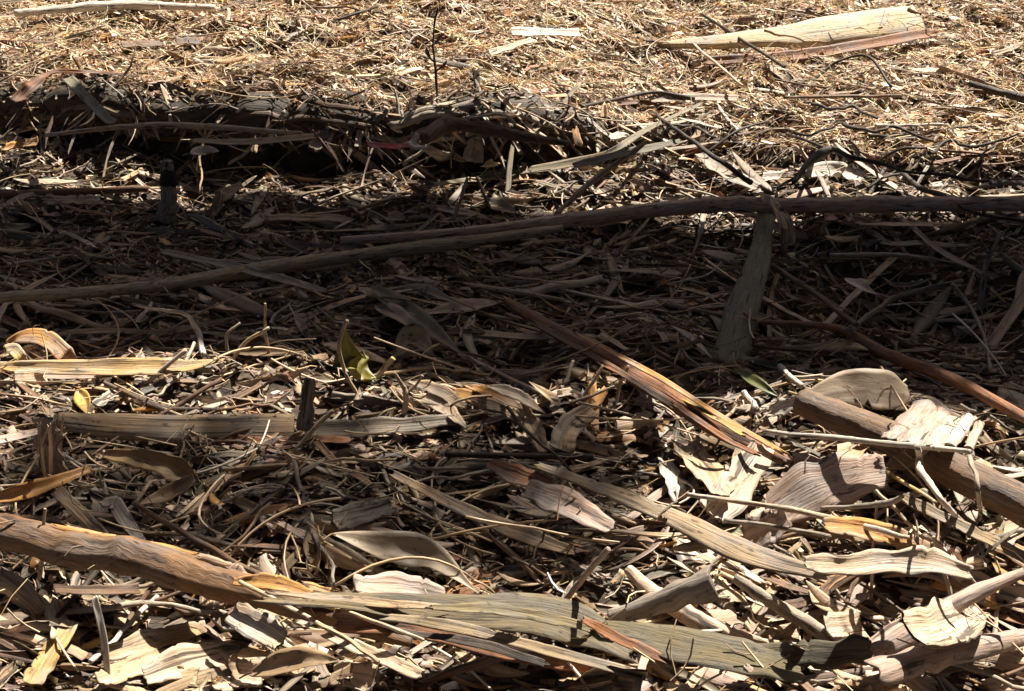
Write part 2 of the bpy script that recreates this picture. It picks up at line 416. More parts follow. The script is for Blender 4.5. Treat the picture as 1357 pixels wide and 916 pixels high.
def tube_mesh(p, Rr, r, sides=10, rough=0.06, flat=0.0, wob=0.0, knots=0, broken=True):
    p = p.copy(); n = len(p); L = arclen(p)[-1]
    Rr = np.broadcast_to(Rr, n).astype(float).copy()
    if wob:
        t, nn, sd = frames(p); p = p+nn*walk(n, wob*.5, r, max(4, n//7))[:, None]+sd*(walk(n, wob, r, max(4, n//7))+walk(n, wob*.15, r, 3))[:, None]
    s = np.linspace(0, 1, n)
    for _ in range(knots):
        c0 = r.random(); Rr *= 1+0.16*np.exp(-((s-c0)/0.018)**2)
    Rr *= 1+walk(n, rough, r, max(2, n//9))+walk(n, rough*.35, r, 1)
    # ends: short shut rings
    t, nn, sd = frames(p)
    e = Rr[0]*0.25
    p = np.vstack([p[0]-t[0]*e*.6, p[0]-t[0]*e*.4, p, p[-1]+t[-1]*Rr[-1]*.2, p[-1]+t[-1]*Rr[-1]*.3])
    Rr = np.concatenate([[Rr[0]*.06, Rr[0]*.8], Rr, [Rr[-1]*.8, Rr[-1]*.06]])
    t, nn, sd = frames(p); n = len(p)
    a = np.arange(sides)*2*np.pi/sides; rings = np.zeros((n, sides, 3))
    prof = 1+walk(sides, .05, r, 1)
    for j in range(sides):
        rr = Rr*prof[j]*(1+walk(n, rough*.45, r, max(1, n//14))+r.standard_normal(n)*rough*.12)
        jag = (r.random()-.5)*Rr[1]*1.2 if broken else 0; jag2 = (r.random()-.5)*Rr[-2]*1.2 if broken else 0
        x = p+nn*(np.sin(a[j])*rr*(1-flat))[:, None]+sd*(np.cos(a[j])*rr)[:, None]
        x[1] += t[1]*jag*.4; x[-2] += t[-2]*jag2*.4
        rings[:, j] = x
    V, F = loft(rings); al = arclen(p); o = r.random()*40
    uu = np.repeat(al[:, None], sides, 1)+o; vv = a[None]*Rr[:, None]*1.0+0*uu
    zz = np.full_like(uu, o*.3)+np.cos(a)[None]*Rr.max()
    return V, F, np.stack([uu, vv, zz], -1).reshape(-1, 3)

# ------------------------------------------------------------------ a path seen in the photograph -> a path lying in the place
def lay(pts, n, stiff=2, lift=0.0, sink=0.0, press=0.75, stand=None):
    pts = np.asarray(pts, float); px = resample(pts[:, :2], n)
    lifts = np.interp(np.linspace(0, 1, n), np.linspace(0, 1, len(pts)), pts[:, 2]) if pts.shape[1] > 2 else np.full(n, float(lift))
    if stand is not None:      # rises from where its first point touches the ground, leaning by `stand` metres away from the viewer
        b = hit(*px[0]); return np.array([at_y(q[0], q[1], b[1]+stand*i/(n-1)) for i, q in enumerate(px)])
    p = np.array([hit(q[0], q[1]) for q in px])
    for _ in range(3):
        h = samp(H, p[:, 0], p[:, 1]); s = arclen(p); s = s/s[-1]
        if stiff:
            c = np.polyfit(s, h, stiff); f = np.polyval(c, s); z = f+press*(h-f).max()
        else:
            k = max(3, n//6); ker = np.hanning(2*k+1); ker /= ker.sum(); hp = np.pad(h, k, 'edge')
            z = np.convolve(hp, ker, 'valid'); z = z+0.5*np.maximum(h-z, 0).max()*0.6
        z = z+lifts-sink
        p = np.array([at_z(q[0], q[1], zz) for q, zz in zip(px, z)])
        p = np.clip(p, [-4, .3, -1], [4, 6.5, 1])
    return p
def raise_H(p, half, top):
    for k in np.linspace(-1, 1, max(3, int(half/0.004)|1)):
        t, nn, sd = frames(p); q = p+sd*(k*half)[:, None] if not np.isscalar(half) else p+sd*k*half
        iy = np.clip(np.rint((q[:, 1]-GY0)/CELL).astype(int), 0, NY-1); ix = np.clip(np.rint((q[:, 0]-GX0)/CELL).astype(int), 0, NX-1)
        h = H[iy, ix]; np.maximum.at(H, (iy, ix), np.where(p[:, 2]+top < h+0.09, p[:, 2]+top, h))
hr = np.random.default_rng(5)
def centred(name, V, F, U, mat, color, parent=None, base=None):
    b = V.mean(0) if base is None else np.asarray(base); b = np.array([b[0], b[1], V[:, 2].min()]) if base is None else b
    if parent is not None: b = np.array(parent.location)
    me = mesh_np(name, V-b, F, U, M[mat])
    o = link(name, me, parent, color, None if parent is not None else b)
    return o
def colr(c, v=0.06):
    c = P(c) if isinstance(c, str) else np.array(c); return np.clip(c*np.exp(hr.standard_normal()*v), 0, .85)
def screen_w(p, wpx, roll, twist=0.0):
    n = len(p); t, nn, sd = frames(p, roll)
    rt = np.array([1, 0, 0]); up = np.array([0, math.sin(PITCH), math.cos(PITCH)])
    tx, ty, sx, sy = t@rt, t@up, sd@rt, sd@up
    pr = np.abs(tx*sy-ty*sx)/np.maximum(np.hypot(tx, ty), .2)
    pr = np.clip(np.median(pr), 0.38, 1)
    w = resample(np.asarray(wpx, float)[:, None], n)[:, 0] if not np.isscalar(wpx) else np.full(n, float(wpx))
    return np.maximum(w, 1)*np.array([mpp(q) for q in p])/pr
def strip(name, label, cat, pts, w, c, mat='bark', n=40, stiff=2, roll=25, curl=.18, thick=.0025, prof=None, ragged=.03, edge=.09, twist=0., fold=0., stand=None, press=.7, lift=0., parent=None, nv=7, sink=0.):
    p = lay(pts, n, stiff, lift=lift+.001, press=press, stand=stand, sink=sink)
    W = screen_w(p, w, R(roll))
    p = p+np.array([0, 0, 1])*(np.median(W)*.5*abs(math.sin(R(roll)))*.45 if stand is None else 0)
    V, F, U = strip_mesh(name, p, W, mat, hr, thick=thick, curl=curl, roll=R(roll), twist=twist, ragged=ragged, edge=edge, prof=prof, nv=nv, fold=fold)
    o = centred(name, V, F, U, mat, colr(c), parent)
    if parent is None:
        tag(o, label, cat)
        if stand is None: raise_H(p, float(np.median(W)*.4), thick)
    elif label: o['label'] = label
    o_path[o.name] = p
    return o
o_path = {}
def leaf(label, pts, w, c, name='dry_leaf', stalk=True, **k):
    kw = dict(n=26, stiff=2, roll=20, curl=.12, thick=.0008, prof='leaf', fold=.18, edge=.05); kw.update(k)
    o = strip(name, label, 'leaf', pts, w, c, 'leaf', **kw)
    if stalk:
        p = o_path[o.name]; d = p[0]-p[2]; d /= np.linalg.norm(d)+1e-9; d[2] = min(d[2], .2)
        q = np.array([p[1], p[0], p[0]+d*.010+[0, 0, -.001], p[0]+d*.018+[0, 0, -.003]]); q = resample(q, 7)
        centred('stalk', *tube_mesh(q, .0010, hr, sides=6), 'stick', colr('brown'), o)
    return o
def stick(name, label, cat, pts, w, c, mat='stick', n=44, stiff=2, rough=.05, wob=.0008, knots=2, sides=12, stand=None, press=.7, lift=0., parent=None, sink=None, flat=0.):
    pts = np.asarray(pts, float)
    wl_ = np.asarray(w, float) if not np.isscalar(w) else np.array([w, w], float)
    p = lay(pts, n, stiff, press=press, stand=stand, lift=lift)
    Rr = resample(wl_[:, None], n)[:, 0]*np.array([mpp(q) for q in p])/2
    if stand is None: p = p+np.array([0, 0, 1])*(Rr*(.55 if sink is None else 1-sink))[:, None]
    V, F, U = tube_mesh(p, Rr, hr, sides=sides, rough=rough, wob=wob, knots=knots, flat=flat)
    o = centred(name, V, F, U, mat, colr(c), parent)
    if parent is None:
        tag(o, label, cat)
        if stand is None: raise_H(p, float(np.median(Rr)*.7), float(np.median(Rr))*.8)
    elif label: o['label'] = label
    o_path[o.name] = p
    return o
def branchlets(o, specs, c, w=3):
    for pts, ww in specs: stick('branch', None, None, pts, ww, c, parent=o, n=16, stiff=2, wob=.001, sides=7, knots=1)
def flakes(o, k, c, size=.02, ang=(-.3, 1.6)):
    """loose bark flakes clinging to a branch, parts of it"""
    p = o_path[o.name]; t, nn, sd = frames(p)
    R0 = np.linalg.norm(np.array(o.data.vertices[20*0+40].co)+np.array(o.location)-p[2]) if False else None
    for _ in range(k):
        i = hr.integers(4, len(p)-8); a = hr.uniform(*ang); rr = o['_r']*1.03 if '_r' in o else .012
        m = int(hr.integers(7, 15)); q = p[i:i+m]
        if len(q) < 3: continue
        dirn = nn[i:i+m]*math.sin(a)-sd[i:i+m]*math.cos(a)*-1
        q = resample(q+dirn*rr, 10)
        V, F, U = strip_mesh('bark_flake', q, size*hr.uniform(.5, 1.2), 'bark', hr, thick=.0015, curl=-.15, roll=R(25), ragged=.18, edge=.2, prof=None)
        centred('bark_flake', V, F, U, 'bark', colr(c), o)

# ================================================================== the gum tree whose low trunk and leaves shade the hollow (it stands outside the frame)
def sun_lift(x, y, z0, h): k = (h-z0)/S.z; return np.array([x+S.x*k, y+S.y*k, h])
tr = np.random.default_rng(21)
tree = bpy.data.objects.new('gum_tree', None); col.objects.link(tree); tree.location = (5.2, 4.3, T0(5.2, 4.3))
tag(tree, 'gum tree with a thick low limb reaching over the hollow', 'tree')
def tree_part(name, p, rad, c, sides=16, rough=.03):
    V, F, U = tube_mesh(resample(np.array(p), 40), resample(np.array(rad)[:, None], 40)[:, 0], tr, sides=sides, rough=rough)
    return centred(name, V, F, U, 'stick', P(c), tree)
tree_part('trunk', [(5.2, 4.3, -.1), (5.15, 4.25, 1.2), (5.1, 4.3, 2.6), (5.2, 4.5, 4.5), (5.0, 4.8, 7)], [.52, .42, .36, .27, .18], 'pink')
def band(px, py): q = at_z(px, py, -.03); return q[0], q[1], -.03
bl = [sun_lift(*band(1700, 425), 2.45), sun_lift(*band(1349, 406), 2.5), sun_lift(*band(1000, 400), 2.55), sun_lift(*band(680, 390), 2.6), sun_lift(*band(350, 368), 2.65), sun_lift(*band(12, 358), 2.7), sun_lift(*band(-500, 333), 2.8), sun_lift(*band(-1200, 325), 2.9)]
tree_part('limb', [(5.15, 4.25, 1.9)]+bl, [.44, .415, .415, .39, .355, .33, .31, .29, .26], 'pink', 20, .05)
def spray(name, px0, px1, py0, py1, h, n, seed):
    """leaves hanging from a branch, over the given stretch of ground"""
    r = np.random.default_rng(seed)
    A = sun_lift(*at_z((px0+px1)/2, (py0+py1)/2, 0), h)
    tree_part('branch', [(5.2, 4.5, h-.6), ((5.2+A[0])/2, (4.6+A[1])/2, h+.1), tuple(A)], [.05, .035, .012], 'brown', 8)
    x = []; 
    for _ in range(n):
        u = r.uniform(px0, px1); v = r.uniform(py0, py1); x.append(sun_lift(*at_z(u, v, 0), h+r.normal(0, .25)))
    x = np.array(x); ln = r.uniform(.09, .16, n); wd = r.uniform(.016, .028, n)
    V, F, U, m = pieces('leaf', x[:, 0], x[:, 1], x[:, 2], r.uniform(0, 6.28, n), r.normal(-1.2, .5, n), r.normal(0, 1, n), ln, wd, r.normal(0, .3, n), r.normal(0, .1, n), r.normal(0, .3, n), r.normal(0, .5, n), r=r)
    o = centred('crown', V, F, U, 'leaf', P('sage'), tree); o['kind'] = 'stuff'
spray('crown', 10, 830, 565, 775, 4.6, 540, 3)
spray('crown', -100, 620, 165, 250, 4.9, 45, 4)
# unseen gums added to block sky fill, with a gap left for the sun
GR = []
for v in range(3):
    r = np.random.default_rng(40+v); n = 5200; k = 46
    cs = r.normal(0, 1, (k, 3)); cs /= np.linalg.norm(cs, axis=1)[:, None]; cs *= (r.random(k)**.4)[:, None]*np.array([2.5, 2.5, 1.7])
    x = cs[r.integers(0, k, n)]+r.normal(0, .42, (n, 3))
    V, F, U, mm = pieces('chip', x[:, 0], x[:, 1], x[:, 2], r.uniform(0, 6.28, n), r.normal(-.8, .6, n), r.normal(0, 1, n), r.uniform(.25, .42, n), r.uniform(.10, .2, n), r.normal(0, .3, n), r.normal(0, .2, n), 0*r.random(n), r.normal(0, .5, n), r=r)
    GR.append(mesh_np('crown', V, F, U, M['leaf']))
for i, (bx, by, cx, cy, cz, sc) in enumerate([(-3.4, -1.5, -2.2, .6, 7.6, 1.0), (0.6, -4.6, .4, -3.2, 7.8, 1.05), (-7.5, 1.6, -7, 2.4, 7.4, 1.1), (5.6, -1.8, 4.6, -.6, 7.4, 1.0),
        (10.8, 3.4, 10.4, 3.2, 8, 1.1), (-5.6, -4.4, -5.2, -3.6, 7.2, 1.0), (5, -6.4, 4.6, -5.6, 7.6, 1.0), (9.4, -3, 9, -2.4, 7.6, 1.0), (-3.4, 11.8, -2.8, 11.2, 7.6, 1.1), (-8, 8, -7.2, 7.6, 7.6, 1.1), (3.8, 17, 3.6, 16.4, 7.2, 1.1), (12.5, 12.6, 12.4, 12.2, 7.4, 1.1), (-.6, -8, -.4, -7.6, 6.6, 1.1), (8.6, 5.2, 8.2, 5.2, 8, .68), (-.8, 11.4, .1, 11.0, 8, .68), (7.4, 13.4, 7.1, 12.8, 8.4, .7), (4, 1.2, 2.6, 1.6, 8.2, .72), (11.5, 8.6, 11, 8.4, 9, .9), (3.4, 14.4, 3.2, 13.6, 9, .7)]):
    t_ = bpy.data.objects.new('gum_tree', None); col.objects.link(t_); z0 = float(T0(bx, by)); t_.location = (bx, by, z0)
    tag(t_, 'unseen gum tree added round the scene to block sky light', 'tree', 'gum trees added to block sky light')
    r = np.random.default_rng(70+i)
    q = resample(np.array([(0, 0, -.1), ((cx-bx)*.25, (cy-by)*.25, cz*.45), (cx-bx, cy-by, cz-z0)]), 24)
    V, F, U = tube_mesh(q, np.linspace(.24, .07, 24), r, sides=12, rough=.04); link('trunk', mesh_np('trunk', V, F, U, M['stick']), t_, P('pink'))
    c_ = link('crown', GR[i % 3], t_, P('sage')*.7, (cx-bx, cy-by, cz-z0)); c_.rotation_euler.z = r.uniform(0, 6.28); c_.scale = (sc, sc, sc)
sh = bpy.data.objects.new('leafy_shrub', None); col.objects.link(sh); sh.location = (2.35, 2.05, float(T0(2.35, 2.05)))  # shrub invented out of view to cut sky and bounce light on the right
tag(sh, 'dense leafy shrub standing at the end of the hollow', 'shrub'); r = np.random.default_rng(77); n = 5000
for k in range(7):
    e = r.normal(0, .3, 2); q = resample(np.array([(0, 0, -.05), (e[0]*.5, e[1]*.5, .5), (e[0], e[1], 1.15)]), 14)
    V, F, U = tube_mesh(q, np.linspace(.012, .004, 14), r, sides=6); link('stem', mesh_np('stem', V, F, U, M['stick']), sh, P('brown'))
x = np.stack([r.normal(0, .26, n), r.normal(0, .26, n), r.uniform(.1, 1.3, n)], -1)
V, F, U, mm = pieces('leaf', x[:, 0], x[:, 1], x[:, 2], r.uniform(0, 6.28, n), r.normal(-.5, .5, n), r.normal(0, 1, n), r.uniform(.06, .11, n), r.uniform(.016, .03, n), r.normal(0, .3, n), r.normal(0, .1, n), r.normal(0, .2, n), r.normal(0, .5, n), r=r)
o = link('crown', mesh_np('crown', V, F, U, M['leaf']), sh, (.07, .085, .03)); o['kind'] = 'stuff'
r = np.random.default_rng(99); n = 14000; a = r.uniform(0, 6.28, n); d = r.uniform(10.5, 15, n); z = r.random(n)**1.3*4.6  # unseen foliage ring added to keep low sky light off the litter
V, F, U, mm = pieces('chip', d*np.cos(a), 2+d*np.sin(a), z, r.uniform(0, 6.28, n), r.normal(-.5, .7, n), r.normal(0, 1, n), r.uniform(.3, .6, n), r.uniform(.15, .3, n), r.normal(0, .3, n), r.normal(0, .2, n), 0*a, 0*a, r=r)
o = link('undergrowth', mesh_np('undergrowth', V, F, U, M['leaf']), None, P('sage')*.6); tag(o, 'belt of unseen foliage added to block low sky light', 'undergrowth', kind='stuff')

# ================================================================== the rotten log under the rim
V, F, U = tube_mesh(LOGP, LOGR, _lr, sides=18, rough=.07, wob=.006)
o = centred('rotten_log', V, F, U, 'stick', (0.085, 0.062, 0.038)); tag(o, 'long dark rotten log holding the bank behind the hollow', 'log')
t, nn, sd = frames(LOGP)
for i in range(26):
    a = _lr.integers(2, 58); m = int(_lr.integers(5, 11)); an = _lr.uniform(-.5, 1.0)
    q = resample(LOGP[a:a+m]+(-sd[a:a+m]*0+np.array([0, -1, 0])*math.cos(an)+np.array([0, 0, 1])*math.sin(an))*(LOGR[a:a+m, None]*1.04), 12)
    V, F, U = strip_mesh('x', q, _lr.uniform(.012, .03), 'bark', _lr, thick=.003, curl=-.1, roll=R(55), ragged=.12, edge=.2)
    centred('bark_flake', V, F, U, 'bark', colr(['brown', 'dark', 'olive', 'grey'][i % 4]), o)

# ================================================================== loose pieces lying everywhere, each an object of its own
vr = np.random.default_rng(31)
def variant(kind, k):
    out = []
    for i in range(k):
        n = 12; s = np.linspace(-.5, .5, n)
        if kind == 'dry_leaf':
            L, W = .095, vr.uniform(.011, .02); bend = vr.normal(0, .22); sd = vr.normal(.12, .12)
            p = np.stack([s*L, sd*L*(s*s*2), bend*L*(s*s-.08)], -1)
            V, F, U = strip_mesh('x', p, W, 'leaf', vr, thick=.0007, curl=vr.normal(.1, .2), twist=vr.normal(0, .8), prof='leaf', fold=vr.uniform(-.1, .3), edge=.06, nv=5); mt = 'leaf'
        elif kind == 'bark_strip':
            n = 16; s = np.linspace(-.5, .5, n); L, W = vr.uniform(.11, .22), vr.uniform(.005, .013)
            p = np.stack([s*L, vr.normal(0, .12)*L*(s*s*2)+walk(n, .002, vr), vr.normal(0, .10)*L*(s*s-.08)], -1)
            V, F, U = strip_mesh('x', p, W, 'bark', vr, thick=.0016, curl=vr.normal(.1, .25), twist=vr.normal(0, .6), prof=vr.choice(['taper', 'taper2', 'none']), ragged=.06, edge=.14, nv=5); mt = 'bark'
        elif kind == 'bark_flake':
            n = 9; s = np.linspace(-.5, .5, n); L, W = vr.uniform(.035, .065), vr.uniform(.012, .026)
            p = np.stack([s*L, 0*s, vr.normal(0, .2)*L*(s*s-.08)], -1)
            V, F, U = strip_mesh('x', p, W, 'bark', vr, thick=.0018, curl=vr.normal(.1, .2), twist=vr.normal(0, .5), ragged=.22, edge=.25, nv=6); mt = 'bark'
        elif kind == 'twig':
            n = 14; s = np.linspace(-.5, .5, n); L = vr.uniform(.13, .22)
            p = np.stack([s*L, vr.normal(0, .15)*L*(s*s*2)+walk(n, .004, vr, 2), vr.normal(0, .08)*L*(s*s-.08)+walk(n, .002, vr, 2)], -1)
            V, F, U = tube_mesh(p, np.linspace(1, .6, n)*vr.uniform(.0018, .0036), vr, sides=6, knots=2, rough=.08); mt = 'stick'
        else:
            n = 12; s = np.linspace(-.5, .5, n); L = vr.uniform(.10, .17)
            p = np.stack([s*L, vr.normal(0, .25)*L*(s*s*2), vr.normal(0, .22)*L*(s*s-.08)], -1)
            kk = int(vr.integers(4, 8))
            if vr.random() < .4: p[kk:] = p[kk]+(p[kk:]-p[kk])@np.array(Matrix.Rotation(vr.normal(0, .7), 3, 'Z')).T
            V, F, U = tube_mesh(p, np.linspace(1, .7, n)*vr.uniform(.0010, .0018), vr, sides=5, rough=.05); mt = 'straw'
        out.append(mesh_np(kind, V, F, U, M[mt]))
    return out
VAR = {k: variant(k, 16) for k in ('dry_leaf', 'bark_strip', 'bark_flake', 'twig', 'dry_stalk')}
CN = {'tan': 'tan', 'brown': 'brown', 'grey': 'grey', 'pink': 'pinkish', 'orange': 'orange-brown', 'cream': 'cream', 'sage': 'dull olive', 'rust': 'rust-brown', 'olive': 'olive-brown', 'straw': 'straw-coloured', 'white': 'bleached', 'dark': 'dark', 'gold': 'golden'}
KN = {'dry_leaf': ('narrow dry gum leaf', 'leaf'), 'bark_strip': ('torn bark strip', 'bark'), 'bark_flake': ('short broad bark flake', 'bark'), 'twig': ('thin bare twig', 'twig'), 'dry_stalk': ('fine dry stalk', 'stalk')}
STREWN = []
def zone(x, y):
    if y > float(rim(x))-.05: return 'on the open sunlit flat behind the hollow'
    if y > 1.70: return 'lying in the shaded hollow'
    if x > .16: return 'in the sunlit heap around the half-buried brown log'
    return 'in the dappled litter behind the peeling log'
def strew(kind, n, pal, wts, py=(-10, 930), press=.55, up=.03, zmul=1.0, keep=0.0, pxr=(-15, 1372)):
    hp = np.concatenate([p[:, :2] for p in o_path.values()]) if keep else None
    for i in range(n):
        for _ in range(12):
            u, v = vr.uniform(*pxr), vr.uniform(*py)
            q = hit(u, v); x, y = q[0], q[1]
            if hp is None or np.min(np.hypot(hp[:, 0]-x, hp[:, 1]-y)) > keep: break
        sc = vr.uniform(.75, 1.3)*zmul
        me = VAR[kind][vr.integers(0, 16)]; L = me.vertices[len(me.vertices)-1].co.x*2*sc; L = max(.04, abs(L))
        a = float(angles(np.array([y]), 1, vr)[0])
        z, sl, cr = settle(np.array([x]), np.array([y]), np.array([a]), np.array([L]), np.array([.015]), .004, press)
        slp = float(sl[0]); zz = float(z[0])
        if vr.random() < up: d = float(np.clip(vr.normal(0, .4), -.6, .6)); slp += d; zz += abs(d)*L*.3
        c = pal[vr.choice(len(pal), p=np.array(wts)/sum(wts))]
        o = bpy.data.objects.new(kind, me); col.objects.link(o)
        o.matrix_world = Matrix.Translation((x, y, zz)) @ Matrix.Rotation(a, 4, 'Z') @ Matrix.Rotation(-math.atan(slp), 4, 'Y') @ Matrix.Rotation(float(cr[0])*.7+vr.normal(0, .3), 4, 'X') @ Matrix.Diagonal((sc, sc, sc, 1))
        o.color = (*np.clip(P(c)*np.exp(vr.standard_normal()*.16), 0, .8), 1)
        STREWN.append((o, c, kind, np.array([x, y])))
strew('dry_leaf', 165, ['tan', 'brown', 'grey', 'pink', 'orange', 'cream', 'sage'], [4, 2.5, 3, 2, 1.2, 1.6, 1.5])
strew('bark_strip', 105, ['tan', 'brown', 'grey', 'pink', 'rust', 'cream', 'olive'], [4, 3, 3, 1.6, 1.2, 1.8, 1.6], up=0)
strew('bark_strip', 80, ['grey', 'tan', 'cream', 'pink', 'olive'], [4, 3, 2.5, 2, 2], py=(235, 470), zmul=1.35, up=0)
strew('dry_leaf', 75, ['grey', 'sage', 'pink', 'tan', 'cream'], [4, 2, 2, 3, 1.5], py=(235, 480), zmul=1.3, up=.1)
strew('bark_flake', 65, ['cream', 'tan', 'pink', 'orange', 'straw'], [4, 3, 3, 1.2, 1], py=(540, 920), pxr=(780, 1372), zmul=1.55, up=.15)
strew('bark_strip', 40, ['cream', 'tan', 'pink', 'brown'], [4, 3, 2, 2], py=(520, 920), pxr=(760, 1372), zmul=1.0, up=0)
strew('bark_flake', 28, ['cream', 'tan', 'pink', 'orange'], [4, 2, 2, 1], py=(170, 245), pxr=(0, 930), zmul=1.1)
strew('bark_strip', 30, ['cream', 'tan', 'pink', 'white'], [4, 2, 2, 2], py=(165, 245), pxr=(0, 930), zmul=.9, up=0)
strew('bark_flake', 30, ['cream', 'straw', 'gold', 'tan'], [4, 3, 2, 2], py=(785, 920), pxr=(-10, 480), zmul=1.4, up=.15)
strew('bark_flake', 85, ['tan', 'grey', 'pink', 'brown', 'orange'], [4, 4, 3, 2, 1], py=(150, 930), zmul=.85)
strew('dry_stalk', 36, ['straw', 'cream', 'tan'], [4, 3, 2], py=(10, 125), up=.7)
strew('twig', 150, ['brown', 'grey', 'tan', 'dark'], [3, 3, 2, 1.5], up=.03)
strew('dry_stalk', 150, ['straw', 'cream', 'tan', 'white'], [4, 2, 2, 1], up=.3)

# ================================================================== the pieces one can pick out in the photograph
# ---- the flat behind
stick('fallen_pole', 'bleached thin pole lying at the back edge of the flat', 'stick', [(20, 20), (150, 11), (285, 13)], [10, 12, 9], 'white', stiff=1)
strip('split_log', 'yellow split slab of wood tilted up on the sunlit flat', 'wood', [(870, 66), (960, 60), (1080, 49), (1180, 36), (1226, 31)], [5, 20, 36, 44, 42], (.56, .43, .25), 'wood', stiff=1, roll=38, curl=-.05, thick=.02, ragged=.07, edge=.10, sink=-.004, nv=9)
strip('bark_sheet', 'dark brown strip standing in for shade under the yellow split wood', 'bark', [(930, 84), (1060, 76), (1240, 46)], [12, 16, 14], 'rust', stiff=1, roll=45, thick=.006)  # shaded underside of the split wood, put in as a dark strip
strip('bark_piece', 'white flat bark piece on the sunlit flat beside a tan one', 'bark', [(676, 44), (770, 46)], 12, 'white', stiff=1)
strip('bark_piece', 'cream slanting bark piece on the sunlit flat beside a white one', 'bark', [(648, 72), (706, 54)], 9, 'cream', stiff=1)
strip('bark_piece', 'pinkish bark strip with ragged end on the flat', 'bark', [(860, 134), (920, 131), (978, 132)], 10, 'pink', stiff=1)
strip('bark_crust', 'dark bark crust painting a shaded patch on pale litter', 'bark', [(162, 62), (215, 60)], 12, 'brown', stiff=1)  # both crusts put a dim shaded patch into dark bark colour
strip('bark_crust', 'dark bark crust painting shade beside a longer one on pale litter', 'bark', [(234, 57), (266, 57)], 13, 'brown', stiff=1)
o = stick('dead_seedling', 'dark thin upright dead stem on the sunlit flat', 'plant', [(580, 126), (576, 80), (574, 45), (580, 10)], [3.5, 3, 2.5, 2], 'dark', stand=.05)
for a, b, d in (((577, 85), (567, 74), (565, 62)), ((576, 60), (584, 50), (590, 42)), ((578, 95), (588, 88), (592, 80))):
    y0 = o_path[o.name][10][1]; q = resample(np.array([at_y(*a, y0), at_y(*b, y0-.01), at_y(*d, y0-.02)]), 8)
    V, F, U = strip_mesh('x', q, .014, 'leaf', hr, prof='leaf', thick=.0008); centred('leaf', V, F, U, 'leaf', colr('dark'), o)
stick('arched_twig', 'black twig arching over the litter below the split wood', 'twig', [(1078, 108, 0), (1108, 84, .02), (1150, 76, .03), (1182, 116, 0)], 3.5, 'dark', stiff=2)
stick('pale_twig', 'straight pale twig slanting beside the split wood', 'twig', [(912, 55), (985, 115)], 4, 'cream')
stick('dark_stick', 'dark broken stick poking in behind the tangled twigs', 'stick', [(1285, 112), (1320, 124), (1362, 134)], [7, 10, 12], 'dark', stiff=1)
stick('pale_twig', 'pale crooked twig with a bend on the flat', 'twig', [(950, 140), (962, 158), (978, 175)], 5, 'white')
for i, (a, b, c, l) in enumerate([((500, 10), (440, 30), 'dark', 'dark twig crossing pale litter near the bleached pole'), ((930, 20), (1040, 90), 'dark', 'long dark thin twig crossing the split wood'),
        ((1040, 130), (1195, 128), 'brown', 'straight brown twig lying across the flat'), ((1160, 168), (1250, 166), 'white', 'bleached straight stick lying among dark tangled twigs')]):
    stick('twig', l, 'twig', [a, b], 4, c, n=24)
# ---- the rotten log and the foot of the bank
strip('curled_bark_ribbon', 'dark red bark ribbon curling up over the rotten log end', 'bark', [(20, 138, 0), (45, 115, .02), (70, 98, .03), (110, 97, .02), (178, 101, 0)], [20, 18, 10, 6, 4], 'rust', stiff=0, roll=40)
strip('bark_strip', 'straight grey bark strip leaning down the rotten log', 'bark', [(90, 104), (118, 135), (150, 166)], 13, 'sage', stiff=1, roll=35)
stick('long_stick', 'long pale thin stick at the foot of the rotten log', 'stick', [(60, 180), (215, 168), (400, 178)], [5, 8, 6], 'cream', stiff=2)
stick('stump_peg', 'short white peg standing before the rotten log', 'stick', [(226, 168), (225, 152)], [5, 4], 'white', stand=0., n=8)
strip('bark_strip', 'tan bark strip beside the long pale stick', 'bark', [(255, 188), (330, 190), (420, 182)], 9, 'tan')
leaf('pale oval leaf lying flat below the rotten log', [(252, 205), (290, 202)], 15, 'white')
strip('bark_strip', 'orange bark strip at the foot of the rotten log', 'bark', [(5, 198), (50, 190)], 12, 'orange', stiff=1)
strip('red_bark_shred', 'bright red shred of bark in the litter', 'bark', [(486, 193), (520, 196), (548, 194)], 8, 'red', stiff=1, roll=35)
strip('red_bark_shred', 'crimson shred tucked under the dark broken branch', 'bark', [(540, 190), (568, 181)], 9, 'red', stiff=1, roll=40)
o = stick('broken_branch', 'dark broken branch with pale lit top at the rotten log', 'branch', [(562, 188), (590, 172), (625, 172), (690, 184), (752, 192)], [16, 22, 17, 14, 7], 'brown', stiff=2)
stick('branch', 'kinked pale side twig', None, [(622, 157), (665, 153), (682, 165)], 4, 'cream', parent=o, n=14)
strip('twisted_bark', 'whitish twisted bark ribbon before the dark broken branch', 'bark', [(545, 186, .01), (565, 200, .02), (592, 214, 0)], 11, 'white', twist=1.2, stiff=2)
leaf('crumpled yellow leaf curled like a cup', [(610, 218, .0), (625, 210, .02), (640, 220, 0)], [26, 30, 26], 'straw', stiff=2, curl=.45, roll=40)
leaf('small orange leaf touching the crumpled yellow one', [(665, 217), (636, 222)], 11, 'gold')
leaf('small round white leaf below the rotten log', [(810, 186), (834, 181)], 15, 'white')
stick('straw_stem', 'pale stem leaning on the rotten log, crossing a steeper one', 'stalk', [(552, 164), (605, 120)], 4, 'tan', stand=.05, n=16)
stick('straw_stem', 'pale stem propped steeply against the rotten log', 'stalk', [(532, 168), (524, 120)], 4, 'grey', stand=.05, n=16)
